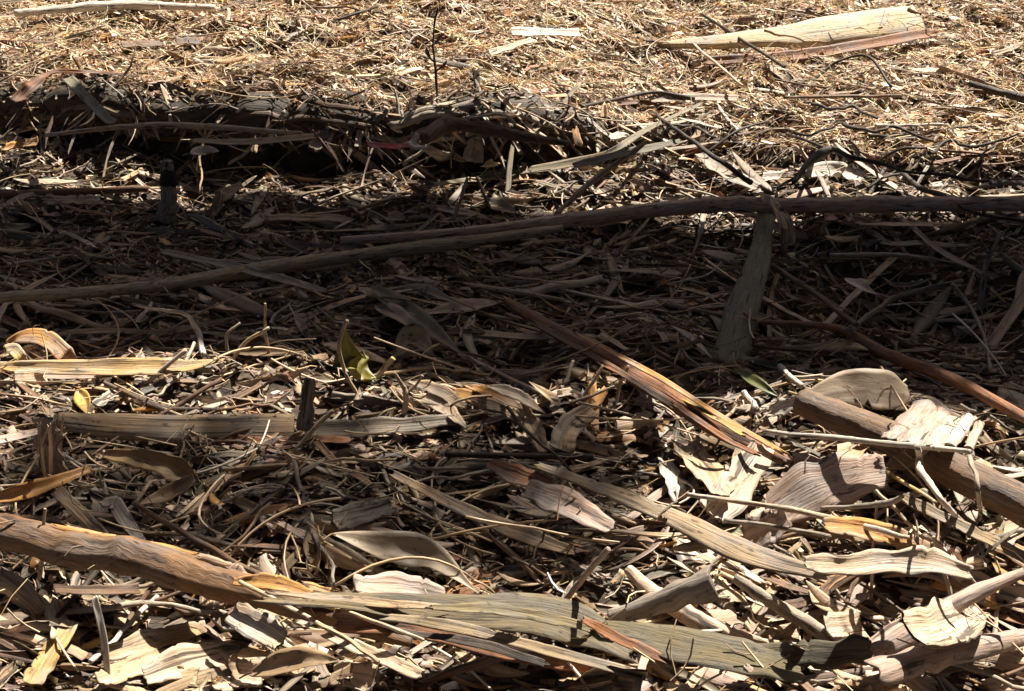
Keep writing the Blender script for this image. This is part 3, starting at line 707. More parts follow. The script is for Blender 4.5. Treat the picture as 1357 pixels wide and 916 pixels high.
# ---- the hollow
stick('brown_stick', 'straight brown stick lying in the hollow beside a charred stub', 'stick', [(-8, 262), (90, 258), (196, 252)], [11, 11, 8], 'rust', stiff=1)
strip('bark_piece', 'grey flat bark plank under the straight brown stick', 'bark', [(60, 268), (135, 268)], 14, 'grey', stiff=1)
stick('charred_stub', 'upright stub with charred black top in the hollow', 'stick', [(221, 292), (223, 250), (222, 214)], [26, 20, 15], 'grey', stand=.01, n=20, sides=12)
o = bpy.data.objects['charred_stub']; p = o_path['charred_stub'][11:]
V, F, U = tube_mesh(p, np.linspace(22, 14, len(p))/2*mpp(p[0])*1.04, hr, sides=12); centred('charred_tip', V, F, U, 'stick', P('char'), o)
strip('curled_bark', 'tan bark curl arching in the hollow', 'bark', [(284, 285, 0), (297, 262, .025), (322, 247, .03)], [16, 18, 10], 'tan', roll=30)
stick('oblique_stick', 'straight thin stick slanting up from the long brown branch', 'stick', [(736, 286), (790, 238), (856, 190)], [7, 8, 6], 'tan', stiff=1, lift=.008)
strip('olive_bark_strip', 'long olive bark strip narrowing to a straw-coloured tip', 'bark', [(560, 248), (650, 236), (790, 210), (860, 172), (935, 136)], [8, 12, 11, 7, 4], (.19, .145, .08), stiff=0)
strip('olive_bark_strip', 'broad olive bark strip beneath a slanting thin stick', 'bark', [(760, 222), (830, 205), (905, 188)], [8, 13, 7], (.13, .11, .065), stiff=1)
leaf('grey leaf near the slanting thin stick in the hollow', [(645, 268), (684, 284)], 20, 'grey')
leaf('pink leaf scrap on the long brown branch', [(512, 290), (538, 292)], 15, 'pink', stalk=False)
leaf('triangular pink leaf scrap below the long brown branch', [(1092, 296), (1112, 284), (1132, 298)], [20, 26, 14], 'pink', stalk=False, roll=45)
o = stick('long_branch', 'long straight purplish-brown branch spanning the hollow', 'branch', [(452, 322), (600, 313), (740, 299), (880, 282), (960, 276), (1040, 278), (1180, 276), (1370, 275)], [11, 15, 18, 20, 20, 20, 20, 19], (0.52, 0.35, 0.25), n=90, stiff=1, rough=.03, sides=14, knots=3, lift=.02)
stick('long_branch', 'long bent tan branch meeting the straight purplish one', 'branch', [(-10, 398), (130, 391), (230, 381), (370, 358), (520, 338), (640, 322), (745, 304)], [13, 16, 15, 19, 18, 16, 8], (.42, .33, .19), n=80, stiff=2, rough=.04, sides=12, lift=.008)
strip('flat_strip', 'narrow grey strip crossing the bent tan branch', 'bark', [(212, 334), (330, 360), (432, 388)], [8, 11, 7], 'grey', stiff=1, lift=.012)
stick('straw_stem', 'thin upright stem standing behind the long branch', 'stalk', [(600, 292), (612, 262), (620, 236)], 4.5, 'grey', stand=.03, n=16)
stick('straw_stem', 'thin forked stem leaning behind the long branch', 'stalk', [(652, 280), (640, 255), (632, 235)], 4, 'brown', stand=.03, n=16)
strip('leaning_bark', 'greenish-grey bark strip leaning on the long branch with a flared foot', 'bark', [(956, 494, -.012), (980, 430, .014), (1004, 345, .035), (1019, 262, .05)], [54, 44, 32, 20], (0.17, 0.15, 0.085), curl=-.10, roll=8, thick=.003, edge=.12, n=50, nv=9, stiff=1, ragged=.14, twist=.25)
strip('frayed_bark', 'frayed tan bark tuft hooked over the leaning bark', 'bark', [(1036, 344, .01), (1040, 305, .05), (1024, 270, .06), (1004, 255, .04)], [8, 14, 14, 6], 'tan', stiff=2, roll=15, ragged=.2)
strip('frayed_bark', 'thin frayed shred beside the leaning bark top', 'bark', [(1052, 330, .01), (1044, 290, .05), (1012, 258, .05)], [5, 8, 5], 'grey', stiff=2, roll=15, ragged=.2)
strip('grey_bark', 'pale grey bark plank slanting behind the leaning bark', 'bark', [(925, 205), (960, 230), (1004, 252)], [16, 22, 14], 'grey', stiff=1, lift=.015)
o = stick('forked_dark_branch', 'dark forked branch arching behind the long branch', 'branch', [(1046, 240), (1062, 222), (1082, 205), (1104, 198), (1128, 212), (1165, 218), (1200, 231), (1255, 234), (1300, 242), (1370, 238)], [5, 7, 8, 7, 6, 5, 5, 4, 4, 3], 'dark', n=64, lift=.010, stiff=2, wob=.004, rough=.14, knots=6)
branchlets(o, [([(1195, 231, .015), (1222, 252, .018), (1250, 262, .02), (1290, 283, .02), (1362, 294, .012)], [7, 7, 6, 5, 4]), ([(1148, 250, .005), (1172, 236, .015), (1192, 232, .015)], 4), ([(1280, 238, .015), (1298, 218, .02), (1302, 205, .02), (1322, 192, .01)], [4, 4, 3, 3]),
    ([(1100, 200, .015), (1070, 188, .02), (1042, 178, .01)], [5, 4, 3]), ([(1160, 217, .015), (1190, 200, .02), (1228, 196, .01)], [4, 4, 3]), ([(1082, 205, .012), (1060, 232, .01), (1030, 250, .0)], [6, 5, 4])], 'dark')
for a_, b_, c_, d_, l_ in (((1120, 168), (1160, 178), (1185, 172), (1240, 190), 'crooked black twig on the flat behind the dark forked branch'), ((1010, 180), (1040, 172), (1075, 180), (1110, 166), 'crooked black twig beside the pale crooked one'), ((1228, 205), (1262, 190), (1290, 196), (1352, 178), 'crooked black twig ending near the dark broken stick'), ((860, 150), (885, 168), (912, 166), (948, 182), 'crooked black twig above the olive strip tip'), ((1075, 138), (1100, 148), (1130, 144), (1165, 158), 'crooked black twig under the straight brown twig')):
    stick('crooked_twig', l_, 'twig', [a_, b_, c_, d_], [5, 4, 4, 3], 'dark', n=30, wob=.005, rough=.1, lift=.006)
o = stick('dark_twig', 'black twig forking above the pale grey plank', 'twig', [(995, 245), (938, 204), (905, 178), (880, 160)], [7, 6, 5, 4], 'dark', lift=.02, wob=.003)
branchlets(o, [([(938, 204, .02), (975, 176, .02), (1018, 162, .01)], [5, 4, 4])], 'dark')
stick('dark_twig', 'wavy dark twig resting along the rotten log rim', 'twig', [(770, 142), (830, 130), (870, 124), (920, 132)], 5, 'dark')
strip('bark_chunk', 'bright white bark chunk under the dark forked branch', 'bark', [(1068, 232), (1105, 229), (1145, 240)], [18, 24, 16], 'white', stiff=1, roll=35)
strip('bark_chunk', 'white bark chunk at the tip of the dark forked branch', 'bark', [(1290, 252), (1330, 247), (1365, 247)], 16, 'white', stiff=1, roll=35)
strip('bark_chunk', 'pale bark scrap beside the dark twig fork', 'bark', [(1008, 238), (1035, 236)], 14, 'white', stiff=1, roll=35)
o = stick('brown_rod', 'reddish-brown rod with a thin crooked end, half in the sun', 'stick', [(985, 416), (1010, 428), (1110, 438), (1180, 475), (1260, 506), (1365, 562)], [4, 6, 10, 14, 16, 14], 'rust', n=60, stiff=2, rough=.03, lift=.015)
o = stick('grey_twig', 'grey forked twig in the darkest part of the hollow', 'twig', [(1125, 440), (1160, 415), (1195, 394), (1275, 374)], [10, 9, 8, 6], 'grey', lift=.012)
branchlets(o, [([(1262, 378, .012), (1290, 415, .012), (1306, 450, .01), (1312, 490, .0)], [6, 6, 5, 5])], 'grey')
stick('grey_twig', 'thin grey twig upright beside the forked one', 'twig', [(1298, 410), (1308, 350), (1328, 308)], [8, 6, 5], 'grey', stand=.04, n=20)
stick('thin_stick', 'thin straight stick level in the dark hollow', 'stick', [(1100, 340), (1190, 340), (1272, 352)], 6, 'grey', stiff=1)
stick('thin_stick', 'thin stick running down from the leaning bark', 'stick', [(1020, 352), (1075, 388), (1135, 432)], 7, 'brown', stiff=1, lift=.01)
leaf('small pale leaf in the dark hollow', [(1118, 370), (1140, 380), (1172, 398)], 16, 'white')
leaf('long grey-green leaf lying across two pinkish ones', [(492, 382), (545, 420), (612, 472)], 26, 'sage', lift=.01)
leaf('pinkish leaf under the long grey-green one', [(498, 405), (525, 420), (558, 442)], 20, 'pink')
leaf('pinkish-brown leaf touching the long grey-green one', [(666, 402), (615, 410), (562, 418)], 20, 'pink')
leaf('grey leaf behind the long grey-green one', [(522, 386), (560, 388), (604, 402)], 16, 'grey')
leaf('rounded grey leaf standing below the long grey-green one', [(526, 470), (550, 452), (576, 478)], [30, 34, 26], 'grey', roll=45, stalk=False)
# ---- the bright strip before the hollow
o = strip('standing_leaf', 'olive-yellow leaf standing on end with a lit lower rim', 'leaf', [(500, 503), (478, 498), (464, 474), (455, 430)], [6, 24, 26, 8], (0.24, 0.21, 0.05), 'leaf', stand=.0, roll=0, prof='leaf', thick=.0009, fold=.2)
stick('straw_stem', 'thin curved stem rising along the standing olive leaf', 'stalk', [(476, 526), (456, 490), (450, 455), (460, 425)], 5, 'straw', stand=.0, n=20)
stick('straw_stem', 'short yellow stem beside the standing olive leaf', 'stalk', [(500, 500), (511, 486), (521, 474)], [8, 6, 7], 'gold', stand=.0, n=12)
o = stick('forked_twiglet', 'small pale forked twig standing in the bright litter', 'twig', [(537, 548), (537, 520), (522, 494)], [8, 7, 5], 'cream', stand=.0, n=16)
y0 = o_path[o.name][0][1]; q = resample(np.array([at_y(537, 522, y0), at_y(550, 512, y0), at_y(560, 498, y0)]), 10)
centred('branch', *tube_mesh(q, .0022, hr, sides=7), 'stick', colr('cream'), o)
o = stick('bleached_twig', 'bleached bowed twig with a short cross-piece', 'twig', [(176, 404, .04), (215, 412, .045), (245, 418, .04), (262, 440, .02), (270, 472, 0)], [4, 5, 6, 8, 8], 'white', n=40, stiff=3)
stick('branch', None, None, [(183, 426, .035), (201, 402, .04)], 5, 'white', parent=o, n=10, stiff=1)
stick('straw_stem', 'upright tan stem standing among the bright strip stalks', 'stalk', [(357, 478), (353, 440), (351, 402)], [5, 4, 3], 'tan', stand=.0, n=16)
stick('straw_stem', 'pale kinked stem leaning onto the upright tan one', 'stalk', [(308, 476), (328, 452), (356, 434)], [5, 5, 4], 'straw', stand=.01, n=16)
stick('straw_stem', 'grey short stem with a hook beside the pale kinked one', 'stalk', [(300, 470), (302, 442), (318, 428)], [4, 4, 3], 'grey', stand=.01, n=16)
strip('bark_loop', 'orange bark ribbon curled into a loop beside the tan strip', 'bark', [(8, 462, .0), (30, 448, .035), (62, 452, .045), (85, 472, .03), (100, 492, .0)], [14, 18, 22, 22, 16], 'orange', stiff=3, roll=30, curl=.1)
strip('bark_loop', 'small orange bark hook inside the larger loop', 'bark', [(5, 470), (20, 466), (36, 490)], [16, 16, 12], 'gold', stiff=2, roll=30)
strip('tan_bark_strip', 'long tan bark strip tapering to a point in the bright litter', 'bark', [(-8, 488), (60, 490), (170, 490), (250, 487), (304, 478)], [16, 18, 22, 22, 14], (0.56, 0.36, 0.15), n=50, stiff=1, roll=35, prof='taper', sink=-.008)
strip('bark_chip', 'square cream bark chip under the long tan strip', 'bark', [(20, 506), (63, 504)], 22, 'cream', stiff=1, roll=50, ragged=.01, edge=.03)
leaf('orange pointed leaf scrap below the long tan strip', [(102, 520), (112, 535), (116, 552)], 20, 'gold', stalk=False, roll=40)
strip('bark_chip', 'white bark scrap beside the orange pointed scrap', 'bark', [(128, 540), (155, 522)], 16, 'white', stiff=1, roll=40)
stick('straw_stem', 'straight pale stem leaning over the long tan strip', 'stalk', [(188, 516), (215, 490), (246, 464)], 6, 'cream', stand=.02, n=16)
stick('dark_twig', 'dark bowed twig above the broken wood plank', 'twig', [(138, 508), (180, 528), (225, 543), (292, 545)], [5, 7, 7, 5], 'brown')
strip('split_wood', 'flat tan wood plank snapped square at one end', 'wood', [(76, 562), (160, 570), (280, 572), (392, 572)], [22, 34, 38, 38], 'tan', 'wood', n=50, stiff=1, roll=42, thick=.006, curl=-.06, ragged=.01, edge=.05)
strip('split_wood', 'darker narrow wood plank in line beyond the snapped one', 'wood', [(398, 576), (500, 570), (612, 560)], [26, 24, 12], 'grey', 'wood', n=40, stiff=1, roll=40, thick=.005, prof=None, ragged=.05)
strip('upright_bark', 'short grey bark slat standing against the snapped plank end', 'bark', [(404, 572), (407, 535), (411, 500)], [20, 20, 16], 'grey', stand=.01, roll=0, thick=.004)
stick('straw_stem', 'bright straight stem leaning over the plank joint', 'stalk', [(388, 602), (412, 572), (441, 544)], 6, 'straw', stand=.02, n=16)
strip('fibrous_bark', 'shaggy pale fibre bark clump standing beside the plank', 'bark', [(68, 632), (66, 590), (64, 550)], [34, 30, 22], 'pink', stand=.02, roll=0, ragged=.3, edge=.3, thick=.006, nv=9)
for i in range(7):
    u = 52+i*5; V, F, U = strip_mesh('x', lay([(u, 634+hr.normal(0, 4)), (u+hr.normal(0, 5), 590), (u+hr.normal(0, 7), 556+hr.normal(0, 8))], 14, stand=.0), .005, 'bark', hr, ragged=.1)
    centred('bark_fibre', V, F, U, 'bark', colr('cream', .2), bpy.data.objects['fibrous_bark'])
strip('tan_bark_strip', 'curved tan bark strip standing among crumpled shreds', 'bark', [(742, 602), (752, 572), (786, 546)], [32, 34, 24], 'tan', stiff=2, roll=40)
strip('tan_bark_strip', 'folded tan bark shred beside a curved one', 'bark', [(688, 540), (702, 565), (722, 602)], [16, 24, 18], 'tan', stiff=2, roll=35)
for i, (a, b, c, l) in enumerate([((608, 470), (740, 532), 'cream', 'long pale stem edging the bright shreds'), ((718, 482), (745, 505), 'straw', 'short pale stem in the straw tuft'), ((812, 540), (833, 485), 'straw', 'steep pale stem of the straw tuft'), ((755, 535), (828, 508), 'straw', 'level pale stem of the straw tuft'), ((748, 510), (760, 478), 'straw', 'upright pale stem of the straw tuft'), ((770, 530), (800, 485), 'cream', 'slanting pale stem of the straw tuft')]):
    stick('straw_stem', l, 'stalk', [a, b], [5, 4], c, stand=None if i == 0 else .02, n=14)
for i in range(8):
    a = hr.uniform(580, 690); b = hr.uniform(505, 545)
    o = strip('shredded_bark', 'curved tan bark shred in the bright strip beside the straw tuft', 'bark', [(a-40, b-12), (a, b), (a+38, b+22+hr.normal(0, 6))], hr.uniform(10, 18), ['tan', 'cream', 'orange'][i % 3], roll=30, prof='taper2'); o['group'] = 'tan shreds beside the straw tuft'
# ---- the splintered branch and the sunlit heap
root = strip('splintered_branch', 'splintered orange-brown branch slanting from shade into sun', 'branch', [(668, 398), (740, 442), (860, 508), (960, 572), (1055, 618)], [10, 20, 26, 24, 12], 'rust', n=50, stiff=1, roll=35, thick=.006, curl=-.25, sink=-.012)
for pts, w, c in (([(760, 440), (870, 500), (960, 556), (1045, 606)], 7, 'orange'), ([(790, 478), (880, 528), (960, 582), (1010, 606)], 7, 'rust'), ([(700, 425), (800, 482), (900, 545)], 8, 'brown'), ([(845, 488), (930, 545), (990, 580)], 6, 'gold'), ([(796, 442), (832, 466)], 6, 'straw')):
    strip('splinter', None, None, pts, w, c, parent=root, n=30, stiff=1, roll=30, lift=.013, thick=.003, ragged=.08)
leaf('large pale leaf curled upward beside the half-buried log', [(1046, 544), (1080, 530), (1125, 520), (1170, 522), (1204, 527)], [6, 24, 46, 56, 20], (0.66, 0.53, 0.38), roll=38, prof='none', name='broad_leaf', curl=.10, fold=-.05, thick=.001, edge=.06, n=36, stiff=2, sink=-.006, ragged=0., nv=9)
strip('torn_bark', 'white torn bark scrap with ragged teeth beside the large pale leaf', 'bark', [(1008, 552), (1035, 545), (1062, 534)], [18, 24, 14], 'white', ragged=.35, edge=.3, stiff=1, roll=35)
leaf('green-and-yellow leaf with a dark edge at the leaning bark foot', [(972, 490), (1000, 508), (1032, 528)], 16, (.10, .105, .025), roll=35, name='green_leaf', lift=.006)
stick('straw_stem', 'white stub stem above the large pale leaf', 'stalk', [(1034, 488), (1062, 514)], 8, 'white', n=14)
stick('straw_stem', 'white double stem at the green leaf', 'stalk', [(985, 522), (1004, 546)], 9, 'white', n=14)
leaf('golden leaf tucked behind the half-buried log', [(1140, 562), (1170, 568), (1204, 584)], 24, 'gold', roll=40, sink=.004)
o = stick('half_buried_log', 'thick brown log half buried in the sunlit heap', 'log', [(1062, 540), (1110, 562), (1180, 592), (1260, 634), (1375, 690)], [34, 40, 42, 46, 50], (.17, .098, .05), n=60, stiff=1, rough=.03, sides=18, lift=.026, press=1.0, knots=0); o['_r'] = .02
for i, (a, b, w, c, l) in enumerate([((1182, 592), (1232, 536), 26, 'pink', 'pinkish fluted bark plate propped on the log'), ((1205, 596), (1254, 544), 24, 'pink', 'pinkish fluted bark plate overlapping its twin'), ((1232, 596), (1268, 556), 14, 'cream', 'cream narrow bark plate beside the fluted ones'), ((1258, 592), (1286, 552), 11, 'white', 'white bark sliver beside the fluted plates'), ((1284, 596), (1300, 560), 10, 'cream', 'cream sliver beside the white one')]):
    strip('bark_plate', l, 'bark', [a, b], w, c, stiff=1, roll=25, curl=-.25, n=20, lift=.008, ragged=.06)
stick('pale_stick', 'thin grey-white stick lying over the half-buried log', 'stick', [(1015, 574), (1110, 582), (1200, 592), (1285, 600)], [6, 8, 8, 7], 'white', stiff=1, lift=.03)
stick('bowed_twig', 'whitish bowed twig rising over the half-buried log', 'twig', [(1216, 596, .03), (1222, 625, .035), (1245, 662, .02), (1278, 698, .0)], [9, 9, 8, 7], 'white', stiff=3)
stick('bowed_twig', 'thin grey twig hanging over the half-buried log', 'twig', [(1284, 606, .03), (1296, 650, .03), (1298, 692, .0)], [6, 6, 5], 'grey')
strip('cream_bark', 'yellow-cream bark piece standing slantwise in the heap', 'bark', [(942, 690), (975, 650), (1012, 590)], [46, 42, 30], 'cream', stiff=1, roll=20, lift=.006, ragged=.08, thick=.004)
strip('tan_bark', 'tan bark piece beside the yellow-cream one', 'bark', [(905, 590), (930, 625), (962, 662)], [34, 40, 26], (0.5, .36, .2), stiff=1, roll=25, ragged=.12)
strip('white_bark', 'white crumpled bark beside the tan piece', 'bark', [(880, 610), (892, 640), (905, 668)], [20, 26, 20], 'white', stiff=2, roll=30, ragged=.2, edge=.25)
strip('pink_bark_sheet', 'broad pinkish-grey bark sheet with torn end', 'bark', [(1015, 690), (1075, 655), (1120, 640), (1182, 628)], [44, 62, 58, 36], 'pink', stiff=1, roll=28, ragged=.14, edge=.10, thick=.003, curl=.05, nv=9)
strip('pink_bark_sheet', 'small pinkish bark sheet below the broad torn one', 'bark', [(985, 722), (1020, 705), (1048, 692)], [30, 38, 24], 'pink', stiff=1, roll=28, ragged=.12)
strip('orange_bark', 'orange bark sliver fading to cream in the heap', 'bark', [(1090, 698), (1140, 704), (1190, 716), (1242, 732)], [18, 26, 22, 8], 'orange', stiff=1, roll=35, lift=.005)
stick('pale_stick', 'long slender cream stick crossing the bark sheets', 'stick', [(912, 655), (1040, 676), (1130, 696), (1205, 714)], [6, 8, 9, 6], 'cream', n=40, stiff=1, lift=.02)
stick('pale_stick', 'thin grey stick under the slender cream one', 'stick', [(960, 690), (1040, 702), (1100, 712)], 6, 'grey', stiff=1, lift=.008)
stick('pale_stick', 'lilac-grey stick poking from the broad bark sheet', 'stick', [(1088, 676), (1165, 670), (1226, 654)], [6, 8, 10], 'grey', stiff=1, lift=.01)
strip('olive_bark_strip', 'olive stringy strip running from the bowed twig', 'bark', [(1195, 662), (1270, 698), (1365, 746)], [12, 16, 14], 'olive', stiff=1, lift=.004)
strip('long_bark_blade', 'long smooth olive-tan bark blade tapering at both ends', 'bark', [(706, 616), (800, 650), (900, 692), (1000, 738), (1104, 766)], [8, 16, 24, 26, 12], (0.32, 0.225, .13), n=60, stiff=1, roll=25, curl=-.05, lift=.008, edge=.07, thick=.002)
strip('cream_bark', 'cream wavy-edged bark strip beyond the olive-tan blade', 'bark', [(1062, 750), (1120, 752), (1200, 745), (1290, 762)], [14, 26, 34, 18], 'cream', n=40, stiff=1, roll=35, edge=.2)
stick('pale_stick', 'thick pale stick tapering to a point', 'stick', [(834, 758), (862, 786), (905, 818), (960, 842), (1016, 850)], [14, 20, 26, 20, 5], 'cream', n=40, stiff=2, lift=.008)
stick('grey_stick', 'smooth grey-brown stick lying below the olive-tan blade', 'stick', [(974, 768), (1030, 806), (1110, 856)], [14, 18, 20], 'grey', stiff=1, lift=.006)
strip('bark_tube', 'boxy folded bark piece leaning on the thick pale stick', 'bark', [(806, 818), (870, 796), (946, 764)], [14, 24, 34], 'grey', stiff=1, roll=15, curl=-.4, thick=.004, lift=.006)
strip('pink_bark_strip', 'pinkish bark strip narrowing to a stick at its tip', 'bark', [(1148, 868), (1215, 830), (1285, 790), (1360, 758)], [32, 30, 20, 10], 'pink', stiff=1, roll=20, curl=-.3, n=50, lift=.012)
strip('pink_bark_strip', 'pale pink bark strip lying level beside the narrowing one', 'bark', [(1156, 892), (1250, 866), (1365, 842)], [24, 26, 16], 'pink', stiff=1, roll=20, curl=-.3, n=40, lift=.006)
strip('cream_flake', 'pale flake between the two pink bark strips', 'bark', [(1200, 842), (1260, 830), (1296, 806)], [30, 40, 20], 'cream', stiff=1, roll=25, ragged=.15)
strip('cream_flake', 'cream flake by the end of the grey-brown stick', 'bark', [(1096, 838), (1142, 832)], 32, 'cream', stiff=1, roll=30)
strip('yellow_flake', 'curved yellow flake beside the grey-brown stick', 'bark', [(1076, 780), (1090, 800), (1142, 818)], [10, 18, 10], 'straw', stiff=2, roll=30)
stick('straw_stem', 'thin upright stem rising through the orange sliver', 'stalk', [(1155, 796), (1158, 730), (1161, 664)], [5, 4, 3], 'straw', stand=.03, n=16)
stick('straw_stem', 'thin kinked stem rising from the cream wavy strip', 'stalk', [(1262, 798), (1252, 760), (1236, 712)], [6, 5, 5], 'straw', stand=.03, n=16)
for a, b, c, l in (((1160, 652), (1225, 715), 'straw', 'first thin yellow stem beside the lilac-grey stick'), ((1150, 610), (1240, 668), 'gold', 'thin golden stem between log and broad bark sheet'), ((1140, 775), (1200, 815), 'brown', 'thin brown stem beside the cream flake')):
    stick('straw_stem', l, 'stalk', [a, b], 5, c, n=16, stiff=1, lift=.006)
# ---- dappled litter before the snapped plank
leaf('orange-brown curled leaf beside the shaggy fibre clump', [(-6, 664), (50, 650), (120, 624)], [14, 22, 10], 'orange', roll=35, lift=.012, prof='none', name='curled_leaf')
strip('brown_strip', 'flat brown strip slanting to the peeling log', 'bark', [(74, 650), (105, 682), (145, 722)], [14, 18, 14], 'tan', stiff=1)
o = strip('folded_leaf', 'broad tan leaf folded back on itself', 'leaf', [(136, 605), (190, 612), (235, 626), (258, 640)], [10, 26, 30, 12], (0.42, .27, .12), 'leaf', stiff=2, roll=35, lift=.012, prof=None, thick=.001, fold=.1)
strip('leaf_tip', None, None, [(258, 638), (225, 656), (184, 672)], [16, 20, 6], (0.36, .24, .13), 'leaf', parent=o, stiff=2, roll=35, lift=.006, thick=.001)
strip('bleached_ribbon', 'bright white bent ribbon arching onto the peeling log', 'bark', [(134, 672, .02), (150, 668, .03), (166, 690, .02), (198, 734, .005)], [8, 15, 14, 8], 'white', stiff=3, roll=15, edge=.05)
stick('thin_stick', 'thin brown stick with pale upper side reaching the peeling log', 'stick', [(176, 668), (260, 718), (330, 756), (410, 792)], [7, 8, 8, 6], 'brown', n=40, stiff=1, lift=.012)
strip('grey_bark', 'pale grey bark chunk tilted up in the dappled litter', 'bark', [(438, 694), (480, 684), (524, 672)], [26, 30, 18], 'grey', stiff=1, roll=40, ragged=.15)
strip('thin_bark_strip', 'thin straight tan strip crossing the dappled litter', 'bark', [(516, 628), (620, 680), (700, 712), (764, 734)], [8, 15, 18, 10], 'tan', n=40, stiff=1, lift=.006)
leaf('large grey twisted leaf with dark underside', [(440, 712), (500, 728), (570, 742), (634, 790)], [20, 32, 40, 22], 'grey', n=40, roll=32, lift=.008, name='broad_leaf')
strip('brown_bark', 'brown bark wedge beside the olive-tan blade', 'bark', [(694, 652), (750, 672), (812, 706)], [20, 34, 16], 'pink', stiff=1, roll=32)
strip('brown_bark', 'reddish-brown bark wedge above another wedge', 'bark', [(645, 616), (690, 634), (746, 656)], [12, 24, 12], 'rust', stiff=1, roll=32)
stick('reddish_stick', 'short reddish stick standing slantwise in the dappled litter', 'stick', [(750, 796), (776, 764), (806, 730)], [8, 9, 7], 'pink', stiff=1, lift=.008)
stick('dark_stick', 'thin dark stick lying level below the bright strip', 'stick', [(590, 604), (690, 606), (785, 607)], 8, 'dark', stiff=1, lift=.006)
strip('brown_bark', 'grey-pink flat bark beside the peeling log', 'bark', [(230, 748), (300, 760), (330, 772)], [20, 22, 10], 'pink', stiff=1)
strip('brown_bark', 'grey-pink bark sheet above the long olive slab', 'bark', [(470, 780), (540, 784), (590, 796)], [22, 30, 18], 'pink', stiff=1)
# ---- the peeling log and the olive slabs
o = stick('peeling_log', 'thick orange-brown log with peeling bark', 'log', [(-20, 716), (110, 741), (230, 765), (340, 796), (450, 826), (545, 852)], [46, 48, 48, 42, 32, 14], (0.20, 0.105, 0.045), n=80, stiff=1, rough=.05, sides=20, lift=.006, knots=2, wob=.003)
o['_r'] = .0205; flakes(o, 12, 'orange', .009, (-.4, 1.2))
strip('bark_sliver', 'orange bark sliver lying on the peeling log end', 'bark', [(308, 772), (360, 774), (415, 790)], [8, 18, 8], 'orange', stiff=1, roll=30, lift=.016)
root = strip('olive_bark_sheet', 'long olive-tan bark slab with dark split underside', 'bark', [(400, 792), (500, 800), (620, 812), (740, 822), (850, 872)], [8, 18, 34, 46, 16], (.135, .102, .05), 'bark', n=60, stiff=1, roll=16, thick=.003, curl=.03, lift=.010, nv=9, edge=.05, ragged=.06)
strip('splinter', 'dark rust-brown lower splinter', None, [(440, 826), (560, 836), (680, 868), (790, 890)], [26, 30, 28, 12], 'rust', parent=root, n=40, stiff=1, roll=45, lift=.0, thick=.005)
strip('splinter', None, None, [(470, 815), (600, 832), (720, 862), (860, 900)], [8, 12, 14, 10], 'olive', parent=root, n=40, stiff=1, roll=25, lift=.010, thick=.003)
for pts, w, c in (([(330, 796), (450, 804), (560, 818), (650, 822)], [5, 10, 12, 6], (.19, .14, .07)), ([(350, 786), (480, 798), (600, 808)], [4, 9, 7], 'tan'), ([(560, 806), (680, 812), (790, 836)], [6, 13, 8], (.19, .15, .075)), ([(520, 838), (640, 856), (730, 884)], [6, 10, 8], 'dark')):
    strip('splinter', None, None, pts, w, c, parent=root, n=36, stiff=1, roll=25, lift=.014, thick=.0025, ragged=.08, edge=.14)
strip('olive_bark_sheet', 'second olive bark slab overlapping the long one', 'bark', [(790, 834), (880, 852), (980, 872), (1070, 890)], [14, 34, 42, 32], (.14, .108, .052), 'bark', n=50, stiff=1, roll=14, thick=.003, curl=.03, lift=.008, nv=9, edge=.05, ragged=.06)
strip('weathered_bark', 'dark pitted bark slab with a pale top edge', 'bark', [(985, 876), (1070, 872), (1158, 868)], [30, 36, 34], (.10, .075, .035), 'bark', n=40, stiff=1, roll=45, thick=.006, curl=-.02, lift=.006, nv=9, ragged=.05, edge=.12)
strip('dark_crack_strip', 'dark rust strip wedged between the olive slabs', 'bark', [(770, 822), (820, 848), (900, 884)], [8, 13, 8], 'rust', stiff=1, lift=.02)
stick('straw_stem', 'first long pale stem trailing over the peeling log end', 'stalk', [(318, 772), (400, 815), (460, 850), (500, 880)], 6, 'straw', n=30, stiff=1, lift=.03)
stick('straw_stem', 'long pale stem trailing over the olive slab end', 'stalk', [(335, 782), (450, 810), (560, 850)], 5, 'straw', n=30, stiff=1, lift=.024)
# ---- bright litter before the peeling log
strip('orange_bark_strip', 'broad golden-orange bark strip pointing at the peeling log', 'bark', [(42, 910), (66, 872), (98, 824)], [30, 30, 20], (0.55, .33, .09), stiff=1, roll=20, lift=.008)
strip('bleached_ribbon', 'straight white ribbon standing before the peeling log', 'bark', [(144, 905), (138, 850), (124, 790)], [6, 9, 9], 'white', stand=.03, roll=0, edge=.04)
stick('straw_stem', 'white stem slanting to the straight white ribbon', 'stalk', [(120, 880), (165, 835), (208, 792)], 7, 'white', stiff=1, lift=.012)
stick('straw_stem', 'pale upright stem crossing the peeling log', 'stalk', [(52, 768), (56, 725), (60, 675)], [6, 5, 4], 'straw', stand=.02, n=16)
strip('cream_leaf_sheet', 'cream papery sheet with torn corner before the peeling log', 'bark', [(304, 812), (340, 832), (378, 856)], [26, 34, 24], 'cream', stiff=1, roll=30, ragged=.15)
strip('tan_bark', 'tan bark curl lying before the peeling log', 'bark', [(140, 872), (205, 852), (275, 832)], [18, 26, 12], (.45, .29, .13), stiff=1, roll=30)
strip('cream_bark', 'yellow-cream bark shred beside the tan curl', 'bark', [(130, 905), (190, 885), (240, 866)], [16, 24, 12], 'straw', stiff=1, roll=25)
strip('cream_bark', 'pale bark sheet at the foot of the golden-orange strip', 'bark', [(190, 900), (250, 880), (320, 868)], [24, 34, 20], 'cream', stiff=1, roll=25)
strip('bark_piece', 'thin brown piece under the peeling log', 'bark', [(70, 782), (130, 784), (186, 782)], 10, 'brown', stiff=1)
strip('cream_bark', 'pale stem-like shred beneath the long olive slab', 'bark', [(430, 840), (480, 862), (560, 898)], [8, 12, 10], 'cream', stiff=1)
